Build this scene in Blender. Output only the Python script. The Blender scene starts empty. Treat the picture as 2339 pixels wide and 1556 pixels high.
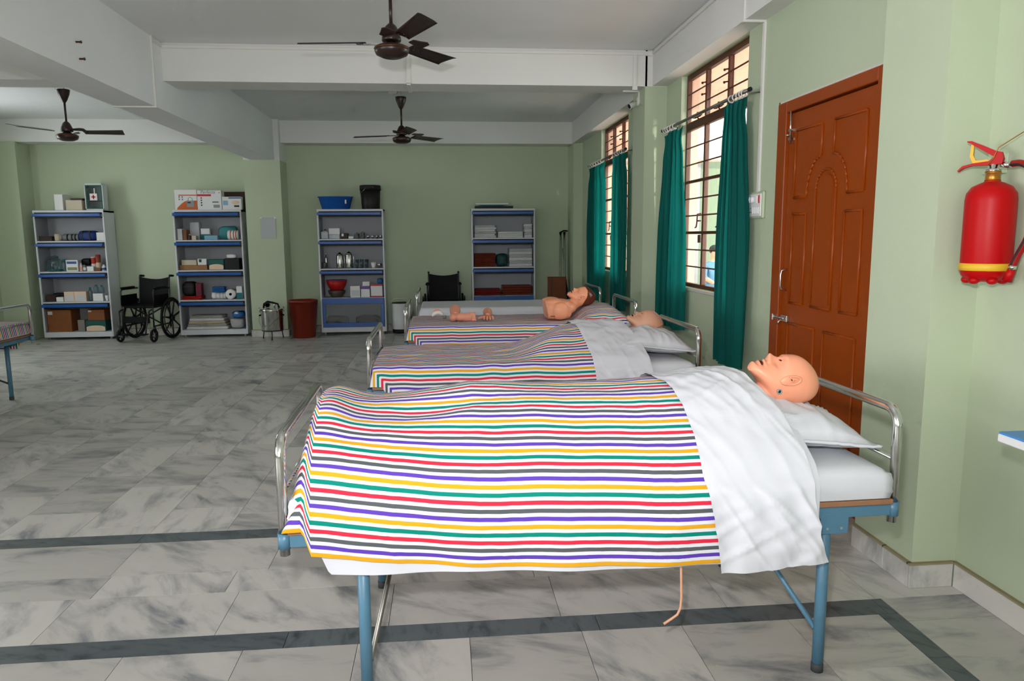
import bpy, bmesh, math, random
import numpy as np
from mathutils import Vector, Matrix, noise
from math import pi, sin, cos, tan, sqrt, atan2

# ------------------------------------------------------------------ camera, world, light, exposure
scene = bpy.context.scene
COL = scene.collection
CAM_H = 1.45
F_PX, IMG_W = 1673.16, 2339.0
PITCH, YAW, ROLL = -0.142255, 0.091518, -0.007417

def camera():
    cy, sy, cp, sp = cos(YAW), sin(YAW), cos(PITCH), sin(PITCH)
    f = Vector((sy*cp, cy*cp, sp)); r = Vector((cy, -sy, 0)); u = r.cross(f)
    R = cos(ROLL)*r + sin(ROLL)*u; U = -sin(ROLL)*r + cos(ROLL)*u
    m = Matrix(((R.x, U.x, -f.x), (R.y, U.y, -f.y), (R.z, U.z, -f.z))).to_4x4()
    m.translation = (0, 0, CAM_H)
    cd = bpy.data.cameras.new('camera'); cd.sensor_fit = 'HORIZONTAL'; cd.sensor_width = 36
    cd.lens = F_PX/IMG_W*36; cd.clip_start = .05; cd.clip_end = 200
    co = bpy.data.objects.new('camera', cd); COL.objects.link(co); co.matrix_world = m
    scene.camera = co
camera()

world = bpy.data.worlds.new('daylight'); scene.world = world; world.use_nodes = True
_bg = world.node_tree.nodes['Background']
_bg.inputs[0].default_value = (0.93, 0.97, 1.0, 1); _bg.inputs[1].default_value = 6.0

def area(name, loc, rot, sx, sy, power, col=(1, 1, 1), portal=False, spread=pi):
    d = bpy.data.lights.new(name, 'AREA'); d.shape = 'RECTANGLE'; d.size = sx; d.size_y = sy
    d.energy = power; d.color = col; d.spread = spread
    if portal: d.cycles.is_portal = True
    o = bpy.data.objects.new(name, d); COL.objects.link(o); o.location = loc; o.rotation_euler = rot
    return o
# the flash on the camera (its hard shadows show on the beam behind the fan)
fl = bpy.data.lights.new('camera_flash', 'SPOT'); fl.energy = 226; fl.spot_size = 1.8; fl.spot_blend = .9
fl.shadow_soft_size = .045; fl.color = (.97, .96, 1.0)
flo = bpy.data.objects.new('camera_flash', fl); COL.objects.link(flo); flo.location = (-.09, .0, 1.70)
flo.rotation_euler = (pi/2 + .02, 0, -YAW)
# daylight: added area lights before the closed walls behind the camera and at left; low sun along the corridor outside, grazing the right windows; sky through the side windows, the left one assumed
ASSUMED_LEFT_WIN = [(8.5, 9.7)]  # unseen opening in the left wall, assumed for daylight from that side
RIGHT_WIN = [(5.0, 6.42), (8.27, 9.68)]
sun = bpy.data.lights.new('low_sun', 'SUN'); sun.energy = 5.0; sun.angle = .02; sun.color = (1, .93, .82)
suno = bpy.data.objects.new('low_sun', sun); COL.objects.link(suno); suno.rotation_euler = Vector((-.15, .97, -.07)).to_track_quat('-Z', 'Y').to_euler()
area('window_daylight', (-2.0, -2.93, 1.75), (pi/2, 0, 0), 5.0, 1.9, 92, (1, .975, 1))  # added light, with no window in the wall behind it
area('window_daylight', (-6.27, -.1, 1.65), (0, -pi/2, 0), 1.6, 4.4, 98, (1, .975, 1), spread=2.1)  # added light before the solid left wall, for daylight assumed from there

scene.view_settings.view_transform = 'Standard'; scene.view_settings.look = 'None'
scene.view_settings.gamma = 1.0; scene.view_settings.use_curve_mapping = False
scene.view_settings.exposure = 0.26
scene.cycles.use_denoising = True
scene.cycles.max_bounces = 7; scene.cycles.diffuse_bounces = 4; scene.cycles.glossy_bounces = 3; scene.cycles.transparent_max_bounces = 10
scene.cycles.use_adaptive_sampling = True; scene.cycles.adaptive_threshold = .07; scene.cycles.adaptive_min_samples = 12
scene.cycles.caustics_reflective = False; scene.cycles.caustics_refractive = False
scene.cycles.sample_clamp_indirect = 6

random.seed(7)
# ------------------------------------------------------------------ materials
def lin(c):
    return tuple((v/255/12.92 if v/255 <= .04045 else ((v/255+.055)/1.055)**2.4) for v in c) + (1,)
M = {}
def mat(name, col, rough=.6, metal=0.0, spec=.4, bump=0, bscale=60, var=0, vscale=3, trans=0, coat=0):
    m = bpy.data.materials.new(name); m.use_nodes = True; nt = m.node_tree; b = nt.nodes['Principled BSDF']
    c = lin(col)
    b.inputs['Base Color'].default_value = c; b.inputs['Roughness'].default_value = rough
    b.inputs['Metallic'].default_value = metal; b.inputs['Specular IOR Level'].default_value = spec
    if coat: b.inputs['Coat Weight'].default_value = coat; b.inputs['Coat Roughness'].default_value = .1
    tc = nt.nodes.new('ShaderNodeTexCoord')
    if var:
        n = nt.nodes.new('ShaderNodeTexNoise'); n.inputs['Scale'].default_value = vscale; n.inputs['Detail'].default_value = 5
        nt.links.new(tc.outputs['Object'], n.inputs['Vector'])
        r = nt.nodes.new('ShaderNodeValToRGB')
        r.color_ramp.elements[0].position = .3; r.color_ramp.elements[1].position = .72
        r.color_ramp.elements[0].color = tuple(v*(1-var) for v in c[:3]) + (1,)
        r.color_ramp.elements[1].color = tuple(min(1, v*(1+var*.6)) for v in c[:3]) + (1,)
        nt.links.new(n.outputs['Fac'], r.inputs[0]); nt.links.new(r.outputs[0], b.inputs['Base Color'])
    if bump:
        n2 = nt.nodes.new('ShaderNodeTexNoise'); n2.inputs['Scale'].default_value = bscale; n2.inputs['Detail'].default_value = 4
        nt.links.new(tc.outputs['Object'], n2.inputs['Vector'])
        bp = nt.nodes.new('ShaderNodeBump'); bp.inputs['Strength'].default_value = bump; bp.inputs['Distance'].default_value = .01
        nt.links.new(n2.outputs['Fac'], bp.inputs['Height']); nt.links.new(bp.outputs[0], b.inputs['Normal'])
    if trans:
        out = nt.nodes['Material Output']; mx = nt.nodes.new('ShaderNodeMixShader'); tr = nt.nodes.new('ShaderNodeBsdfTranslucent')
        tr.inputs[0].default_value = c; mx.inputs[0].default_value = trans
        nt.links.new(b.outputs[0], mx.inputs[1]); nt.links.new(tr.outputs[0], mx.inputs[2]); nt.links.new(mx.outputs[0], out.inputs[0])
    M[name] = m
    return m
def glassmat(name, tint=(255, 255, 255), refl=.06, opac=0.0, body=(200, 205, 205)):
    m = bpy.data.materials.new(name); m.use_nodes = True; nt = m.node_tree; nt.nodes.remove(nt.nodes['Principled BSDF'])
    out = nt.nodes['Material Output']
    t = nt.nodes.new('ShaderNodeBsdfTransparent'); t.inputs[0].default_value = lin(tint)
    g = nt.nodes.new('ShaderNodeBsdfGlossy'); g.inputs['Roughness'].default_value = .03
    d = nt.nodes.new('ShaderNodeBsdfDiffuse'); d.inputs[0].default_value = lin(body)
    lw = nt.nodes.new('ShaderNodeLayerWeight'); lw.inputs[0].default_value = .5
    pw = nt.nodes.new('ShaderNodeMath'); pw.operation = 'POWER'; pw.inputs[1].default_value = 4
    fr = nt.nodes.new('ShaderNodeMath'); fr.operation = 'MULTIPLY_ADD'; fr.inputs[1].default_value = .6; fr.inputs[2].default_value = .035
    nt.links.new(lw.outputs['Facing'], pw.inputs[0]); nt.links.new(pw.outputs[0], fr.inputs[0])
    m1 = nt.nodes.new('ShaderNodeMixShader'); m1.inputs[0].default_value = opac
    m2 = nt.nodes.new('ShaderNodeMixShader')
    nt.links.new(t.outputs[0], m1.inputs[1]); nt.links.new(d.outputs[0], m1.inputs[2])
    nt.links.new(fr.outputs[0], m2.inputs[0]); nt.links.new(m1.outputs[0], m2.inputs[1]); nt.links.new(g.outputs[0], m2.inputs[2])
    nt.links.new(m2.outputs[0], out.inputs[0]); M[name] = m
    return m

mat('wall_green', (187, 199, 171), .75, bump=.05, bscale=90, var=.05, vscale=1.2)
mat('wall_white', (226, 226, 222), .8, bump=.05, bscale=80, var=.03, vscale=1.5)
mat('ceiling_white', (234, 235, 235), .85, bump=.04, bscale=60, var=.04, vscale=.9)
mat('outside_peach', (236, 194, 172), .85, var=.05)
mat('outside_green', (120, 134, 112), .85)
mat('outside_grey', (150, 150, 156), .85)
mat('conduit', (224, 223, 217), .6)
mat('door_paint', (146, 62, 4), .32, spec=.3, bump=.06, bscale=35, var=.06, vscale=4)
mat('frame_brown', (84, 40, 16), .45, bump=.1, bscale=50)
mat('plaster_edge', (205, 203, 196), .9, bump=.5, bscale=60)
mat('chrome', (215, 215, 212), .13, 1.0)
mat('steel', (200, 198, 194), .22, 1.0)
mat('dull_steel', (140, 138, 132), .4, 1.0)
mat('bed_blue', (80, 122, 146), .38, spec=.5, bump=.04, bscale=150, var=.08, vscale=12)
mat('bed_foot', (60, 62, 64), .7)
mat('plywood', (150, 108, 78), .7, var=.15, vscale=20)
mat('curtain', (8, 116, 108), .85, bump=.06, bscale=300, trans=.5)
mat('linen', (208, 209, 215), .85, spec=.2, bump=.05, bscale=400)
mat('pillow_linen', (208, 210, 215), .85, spec=.2, bump=.05, bscale=400)
mat('mattress_sheet', (206, 208, 213), .85, spec=.2, bump=.08, bscale=90)
mat('skin_peach', (234, 156, 122), .42, spec=.45)
mat('skin_tan', (198, 148, 120), .5, spec=.35)
mat('skin_cpr', (238, 160, 122), .4, spec=.45)
mat('skin_part', (224, 150, 124), .5)
mat('lip_red', (120, 30, 22), .5)
mat('mouth_dark', (70, 12, 10), .6)
mat('eye_dark', (60, 35, 28), .4)
mat('hair_brown', (96, 40, 22), .25, spec=.5)
mat('clamp_brown', (96, 46, 30), .5)
mat('grommet', (160, 168, 170), .35, .4)
mat('grommet_dark', (30, 30, 32), .5)
mat('tube_tan', (216, 160, 128), .45)
mat('fan_brown', (44, 28, 22), .32, spec=.5)
mat('fan_copper', (110, 60, 36), .3, .6)
mat('ext_red', (180, 4, 10), .42, spec=.22)
mat('ext_yellow', (224, 178, 40), .45)
mat('brass', (176, 120, 48), .35, .7)
mat('hose_red', (150, 14, 12), .45)
mat('hose_black', (30, 32, 36), .5)
mat('plate_green', (188, 204, 172), .6)
mat('table_blue', (70, 140, 205), .35)
mat('table_edge', (228, 228, 228), .45)
mat('plastic_grey', (150, 152, 152), .5)
mat('cabinet_white', (205, 207, 212), .4, spec=.45)
mat('cabinet_blue', (28, 84, 160), .35, spec=.45)
mat('cabinet_shaded', (158, 160, 166), .5)  # cabinet white darkened to carry the shade inside the bookcases
mat('corridor_floor', (205, 196, 186), .8)
mat('black_and_shade', (14, 16, 18), .6)  # black parts, and the painted shade strips at the bookcase doors
mat('marble_skirt', (176, 180, 182), .35, var=.22, vscale=6)
mat('grime', (148, 138, 108), .9)
mat('black_vinyl', (10, 11, 12), .65, spec=.2)
mat('black_metal', (22, 22, 24), .35, spec=.5)
mat('tyre', (20, 20, 21), .65)
mat('bin_rust', (116, 34, 16), .35, spec=.45)
mat('bin_white', (208, 210, 210), .35)
mat('paper', (196, 200, 206), .35)
mat('switch_white', (232, 232, 232), .35)
mat('switch_red', (200, 20, 30), .3)
mat('shirt_blue', (86, 128, 160), .8)
mat('trousers', (40, 44, 54), .8)
mat('canvas_blue', (22, 62, 92), .8)
mat('carton_brown', (112, 58, 26), .75, var=.1, vscale=8)
glassmat('pane', (238, 242, 240))
glassmat('sleeve', (252, 252, 252))
glassmat('cab_glass', (226, 230, 230), opac=.06, body=(120, 125, 125))
for k_, c_ in dict(white=(224, 224, 223), cream=(196, 184, 160), dbrown=(52, 32, 22), brown=(120, 74, 44), navy=(20, 52, 120),
                   black=(16, 16, 18), grey=(120, 122, 124), pale=(206, 190, 186), kraft=(136, 78, 38), greybox=(130, 126, 116),
                   creambox=(222, 196, 168), greywhite=(196, 198, 202), skyblue=(128, 172, 196), tan=(150, 108, 66), red=(170, 30, 16),
                   magenta=(110, 26, 46), blue=(36, 98, 160), greycloth=(168, 166, 156), palegrey=(168, 168, 166), bluewhite=(130, 165, 200),
                   bluetub=(18, 84, 168), blackpl=(26, 24, 23), whitepl=(196, 200, 206), greybowl=(84, 74, 66), redbowl=(182, 26, 20),
                   darkcloth=(58, 54, 50), teal=(20, 110, 120), rust=(112, 44, 22), dgreen=(14, 62, 60), darkred=(120, 24, 20),
                   amber=(60, 34, 22), tealbag=(60, 140, 142), lavender=(110, 76, 150), orange=(196, 96, 34), midgreen=(24, 84, 78),
                   redpat=(196, 50, 40), redbrown=(150, 66, 44), aidgreen=(16, 84, 70), olive=(128, 138, 96), devgrey=(140, 146, 150),
                   pinklab=(224, 150, 140), bandred=(196, 40, 44), darkgrey=(50, 52, 54), labelblue=(46, 86, 150)).items():
    mat('c_' + k_, c_, .55)
mat('c_steel', (190, 188, 184), .2, 1.0)
glassmat('c_clear', (205, 222, 226), opac=.12, body=(180, 195, 200))
glassmat('c_glassteal', (228, 240, 242), opac=.08, body=(170, 195, 200))
mat('c_liquid', (24, 120, 124), .2)

# marble for the floor slabs: grain, tone and veins differ from slab to slab
def marble(name, base, vein, dark=False):
    m = bpy.data.materials.new(name); m.use_nodes = True; nt = m.node_tree; b = nt.nodes['Principled BSDF']; L = nt.links.new
    tc = nt.nodes.new('ShaderNodeTexCoord'); oi = nt.nodes.new('ShaderNodeObjectInfo')
    rot = nt.nodes.new('ShaderNodeVectorRotate'); rot.rotation_type = 'Z_AXIS'
    mr = nt.nodes.new('ShaderNodeMath'); mr.operation = 'MULTIPLY'; mr.inputs[1].default_value = 40.0
    off = nt.nodes.new('ShaderNodeVectorMath'); off.operation = 'ADD'
    cx = nt.nodes.new('ShaderNodeCombineXYZ')
    L(oi.outputs['Random'], mr.inputs[0]); L(mr.outputs[0], cx.inputs[0]); L(mr.outputs[0], cx.inputs[2])
    mr2 = nt.nodes.new('ShaderNodeMath'); mr2.operation = 'MULTIPLY'; mr2.inputs[1].default_value = 1.6
    L(oi.outputs['Random'], mr2.inputs[0]); L(mr2.outputs[0], rot.inputs['Angle'])
    L(tc.outputs['Object'], rot.inputs['Vector']); L(rot.outputs[0], off.inputs[0]); L(cx.outputs[0], off.inputs[1])
    st = nt.nodes.new('ShaderNodeVectorMath'); st.operation = 'MULTIPLY'; st.inputs[1].default_value = (1.0, 2.6, 1)
    L(off.outputs[0], st.inputs[0])
    n1 = nt.nodes.new('ShaderNodeTexNoise'); n1.inputs['Scale'].default_value = 2.8 if not dark else 9; n1.inputs['Detail'].default_value = 9
    n1.inputs['Roughness'].default_value = .62; n1.inputs['Distortion'].default_value = .45
    L(st.outputs[0], n1.inputs['Vector'])
    r1 = nt.nodes.new('ShaderNodeValToRGB'); e = r1.color_ramp.elements
    e[0].position = .30; e[0].color = lin(vein); e[1].position = .52; e[1].color = lin(base)
    e2 = e.new(.43); e2.color = tuple((p*.35+q*.65) for p, q in zip(lin(vein), lin(base)))
    e3 = e.new(.75); e3.color = tuple(min(1, v*1.08) for v in lin(base)[:3]) + (1,)
    L(n1.outputs['Fac'], r1.inputs[0])
    # slab to slab tone
    mp = nt.nodes.new('ShaderNodeMapRange'); mp.inputs[3].default_value = .80; mp.inputs[4].default_value = 1.06
    L(oi.outputs['Random'], mp.inputs[0])
    mul = nt.nodes.new('ShaderNodeMix'); mul.data_type = 'RGBA'; mul.blend_type = 'MULTIPLY'; mul.inputs[0].default_value = 1
    cc = nt.nodes.new('ShaderNodeCombineColor'); L(mp.outputs[0], cc.inputs[0]); L(mp.outputs[0], cc.inputs[1]); L(mp.outputs[0], cc.inputs[2])
    L(r1.outputs[0], mul.inputs[6]); L(cc.outputs[0], mul.inputs[7]); L(mul.outputs[2], b.inputs['Base Color'])
    n3 = nt.nodes.new('ShaderNodeTexNoise'); n3.inputs['Scale'].default_value = 7; L(off.outputs[0], n3.inputs['Vector'])
    m3 = nt.nodes.new('ShaderNodeMapRange'); m3.inputs[3].default_value = .22; m3.inputs[4].default_value = .42
    L(n3.outputs['Fac'], m3.inputs[0]); L(m3.outputs[0], b.inputs['Roughness'])
    b.inputs['Specular IOR Level'].default_value = .35
    M[name] = m
marble('marble', (208, 205, 199), (128, 132, 138))
marble('marble_dark', (98, 106, 110), (58, 66, 70), True)
mat('grout', (74, 68, 58), .9)

# striped bed cover: colour runs across the cloth, taken from the cloth's own UV
def stripes():
    m = bpy.data.materials.new('striped_cotton'); m.use_nodes = True; nt = m.node_tree; b = nt.nodes['Principled BSDF']; L = nt.links.new
    uv = nt.nodes.new('ShaderNodeUVMap'); sp = nt.nodes.new('ShaderNodeSeparateXYZ'); L(uv.outputs[0], sp.inputs[0])
    fr = nt.nodes.new('ShaderNodeMath'); fr.operation = 'FRACT'; L(sp.outputs[1], fr.inputs[0])
    r = nt.nodes.new('ShaderNodeValToRGB'); r.color_ramp.interpolation = 'CONSTANT'
    W_ = (218, 218, 224)
    cols = [(220, 160, 30), (92, 62, 172), (84, 88, 90), (214, 44, 66), (0, 128, 112)]
    e = r.color_ramp.elements; e[0].position = 0; e[0].color = lin(cols[0]); e[1].position = .107; e[1].color = lin(W_)
    for k in range(1, 5):
        x = e.new(k*.2); x.color = lin(cols[k]); x = e.new(k*.2+.107); x.color = lin(W_)
    L(fr.outputs[0], r.inputs[0]); L(r.outputs[0], b.inputs['Base Color'])
    b.inputs['Roughness'].default_value = .85; b.inputs['Specular IOR Level'].default_value = .2
    M['striped'] = m
stripes()

# ------------------------------------------------------------------ mesh helpers
class MB:
    """collects shapes; build() links them as one mesh object"""
    def __init__(s): s.v = []; s.f = []; s.sm = []
    def add(s, vs, fs, smooth=False, mtx=None):
        o = len(s.v)
        s.v += [tuple(mtx @ Vector(p)) if mtx is not None else tuple(p) for p in vs]
        s.f += [tuple(o+i for i in f) for f in fs]; s.sm += [smooth]*len(fs)
        return s
    def box(s, x0, x1, y0, y1, z0, z1, b=0, mtx=None):
        x0, x1 = min(x0, x1), max(x0, x1); y0, y1 = min(y0, y1), max(y0, y1); z0, z1 = min(z0, z1), max(z0, z1)
        b = min(b, (x1-x0)*.45, (y1-y0)*.45, (z1-z0)*.45)
        if b <= 0:
            vs = [(x, y, z) for x in (x0, x1) for y in (y0, y1) for z in (z0, z1)]
            fs = [(0, 1, 3, 2), (4, 6, 7, 5), (0, 4, 5, 1), (2, 3, 7, 6), (0, 2, 6, 4), (1, 5, 7, 3)]
            return s.add(vs, fs, mtx=mtx)
        vs = []; idx = {}
        for i, x in enumerate((x0, x1)):
            for j, y in enumerate((y0, y1)):
                for k, z in enumerate((z0, z1)):
                    sx, sy, sz = (1, -1)[i], (1, -1)[j], (1, -1)[k]
                    idx[i, j, k, 0] = len(vs); vs.append((x, y+sy*b, z+sz*b))
                    idx[i, j, k, 1] = len(vs); vs.append((x+sx*b, y, z+sz*b))
                    idx[i, j, k, 2] = len(vs); vs.append((x+sx*b, y+sy*b, z))
        fs = []
        for i in (0, 1): q = [idx[i, j, k, 0] for j, k in ((0, 0), (0, 1), (1, 1), (1, 0))]; fs.append(q if i == 0 else q[::-1])
        for j in (0, 1): q = [idx[i, j, k, 1] for i, k in ((0, 0), (1, 0), (1, 1), (0, 1))]; fs.append(q if j == 0 else q[::-1])
        for k in (0, 1): q = [idx[i, j, k, 2] for i, j in ((0, 0), (0, 1), (1, 1), (1, 0))]; fs.append(q if k == 0 else q[::-1])
        for i in (0, 1):
            for j in (0, 1):
                q = [idx[i, j, 0, 0], idx[i, j, 0, 1], idx[i, j, 1, 1], idx[i, j, 1, 0]]; fs.append(q if (i+j) % 2 == 0 else q[::-1])
        for i in (0, 1):
            for k in (0, 1):
                q = [idx[i, 0, k, 0], idx[i, 1, k, 0], idx[i, 1, k, 2], idx[i, 0, k, 2]]; fs.append(q if (i+k) % 2 == 0 else q[::-1])
        for j in (0, 1):
            for k in (0, 1):
                q = [idx[0, j, k, 1], idx[0, j, k, 2], idx[1, j, k, 2], idx[1, j, k, 1]]; fs.append(q if (j+k) % 2 == 0 else q[::-1])
        for i in (0, 1):
            for j in (0, 1):
                for k in (0, 1):
                    q = [idx[i, j, k, 0], idx[i, j, k, 1], idx[i, j, k, 2]]; fs.append(q if (i+j+k) % 2 else q[::-1])
        return s.add(vs, fs, mtx=mtx)
    def tube(s, pts, r, n=12, cap=True, smooth=True):
        pts = [Vector(p) for p in pts]; N = len(pts)
        rs = r if isinstance(r, (list, tuple)) else [r]*N
        up = Vector((0, 0, 1)); prev = None; rings = []
        for i, p in enumerate(pts):
            t = (pts[min(i+1, N-1)]-pts[max(i-1, 0)])
            if t.length < 1e-9: t = Vector((0, 0, 1))
            t.normalize()
            if prev is None:
                a = t.cross(up); a = a if a.length > 1e-3 else t.cross(Vector((1, 0, 0)))
            else: a = prev - t*prev.dot(t)
            a.normalize(); prev = a; b = t.cross(a)
            rings.append([p + a*(rs[i]*cos(2*pi*k/n)) + b*(rs[i]*sin(2*pi*k/n)) for k in range(n)])
        vs = [q for R in rings for q in R]
        fs = [(i*n+k, i*n+(k+1) % n, (i+1)*n+(k+1) % n, (i+1)*n+k) for i in range(N-1) for k in range(n)]
        s.add(vs, fs, smooth)
        if cap:
            o = len(s.v)-len(vs); s.f += [tuple(o+k for k in range(n))[::-1], tuple(o+(N-1)*n+k for k in range(n))]; s.sm += [False, False]
        return s
    def lathe(s, prof, n=28, axis='z', c=(0, 0, 0), smooth=True, sx=1, sy=1):
        vs = []; fs = []
        for (r, h) in prof:
            for k in range(n):
                a = 2*pi*k/n; p = (r*cos(a)*sx, r*sin(a)*sy, h)
                if axis == 'x': p = (p[2], p[0], p[1])
                if axis == 'y': p = (p[1], p[2], p[0])
                vs.append((p[0]+c[0], p[1]+c[1], p[2]+c[2]))
        for i in range(len(prof)-1):
            for k in range(n): fs.append((i*n+k, i*n+(k+1) % n, (i+1)*n+(k+1) % n, (i+1)*n+k))
        s.add(vs, fs, smooth)
        o = len(s.v)-len(vs)
        if prof[0][0] > 1e-6: s.f.append(tuple(o+k for k in range(n))[::-1]); s.sm.append(False)
        if prof[-1][0] > 1e-6: s.f.append(tuple(o+(len(prof)-1)*n+k for k in range(n))); s.sm.append(False)
        return s
    def ellipsoid(s, c, r, n=20, m=12, e=1.0, mtx=None):
        vs = []; fs = []
        def pw(v): return math.copysign(abs(v)**e, v)
        for i in range(m+1):
            ph = -pi/2 + pi*i/m
            for k in range(n):
                a = 2*pi*k/n
                vs.append((c[0]+r[0]*pw(cos(ph))*pw(cos(a)), c[1]+r[1]*pw(cos(ph))*pw(sin(a)), c[2]+r[2]*pw(sin(ph))))
        for i in range(m):
            for k in range(n): fs.append((i*n+k, i*n+(k+1) % n, (i+1)*n+(k+1) % n, (i+1)*n+k))
        return s.add(vs, fs, True, mtx)
    def prism(s, poly, y0, y1, plane='xz', mtx=None):
        n = len(poly)
        def P(a, b, h): return {'xz': (a, h, b), 'xy': (a, b, h), 'yz': (h, a, b)}[plane]
        vs = [P(a, b, y0) for a, b in poly]+[P(a, b, y1) for a, b in poly]
        fs = [tuple(range(n)), tuple(range(2*n-1, n-1, -1))]+[(i, i+n, (i+1) % n+n, (i+1) % n) for i in range(n)]
        return s.add(vs, fs, mtx=mtx)
    def build(s, name, m, parent=None, loc=None, rz=0, fix=True):
        me = bpy.data.meshes.new(name); me.from_pydata(s.v, [], s.f); me.materials.append(M[m] if isinstance(m, str) else m)
        for p, q in zip(me.polygons, s.sm): p.use_smooth = q
        if fix:
            bm = bmesh.new(); bm.from_mesh(me); bmesh.ops.remove_doubles(bm, verts=bm.verts, dist=1e-6); bmesh.ops.recalc_face_normals(bm, faces=bm.faces); bm.to_mesh(me); bm.free()
        o = bpy.data.objects.new(name, me); COL.objects.link(o)
        if parent is not None: o.parent = parent
        if loc is not None: o.location = loc
        o.rotation_euler.z = rz
        return o
def tag(o, label=None, cat=None, group=None, kind=None):
    if label: o['label'] = label
    if cat: o['category'] = cat
    if group: o['group'] = group
    if kind: o['kind'] = kind
    return o
def thing(name, label, cat, loc=(0, 0, 0), rz=0, group=None):
    o = bpy.data.objects.new(name, None); COL.objects.link(o); o.empty_display_size = .05
    o.location = loc; o.rotation_euler.z = rz
    return tag(o, label, cat, group)
def struct(name, mb, m): return tag(mb.build(name, m), kind='structure')
def copy_tree(o, parent=None):
    c = o.copy(); COL.objects.link(c); c.parent = parent
    for ch in list(o.children): copy_tree(ch, c)
    return c
def arc(c, r, a0, a1, n, ax=(1, 0, 0), ay=(0, 0, 1)):
    c, ax, ay = Vector(c), Vector(ax), Vector(ay)
    return [c + ax*(r*cos(a0+(a1-a0)*i/n)) + ay*(r*sin(a0+(a1-a0)*i/n)) for i in range(n+1)]
def sstep(a, b, x):
    t = np.clip((x-a)/(b-a), 0, 1); return t*t*(3-2*t)

# ------------------------------------------------------------------ the room
XR, XL, YB, YF, ZC = 2.08, -6.30, 11.45, -3.0, 3.113

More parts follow.
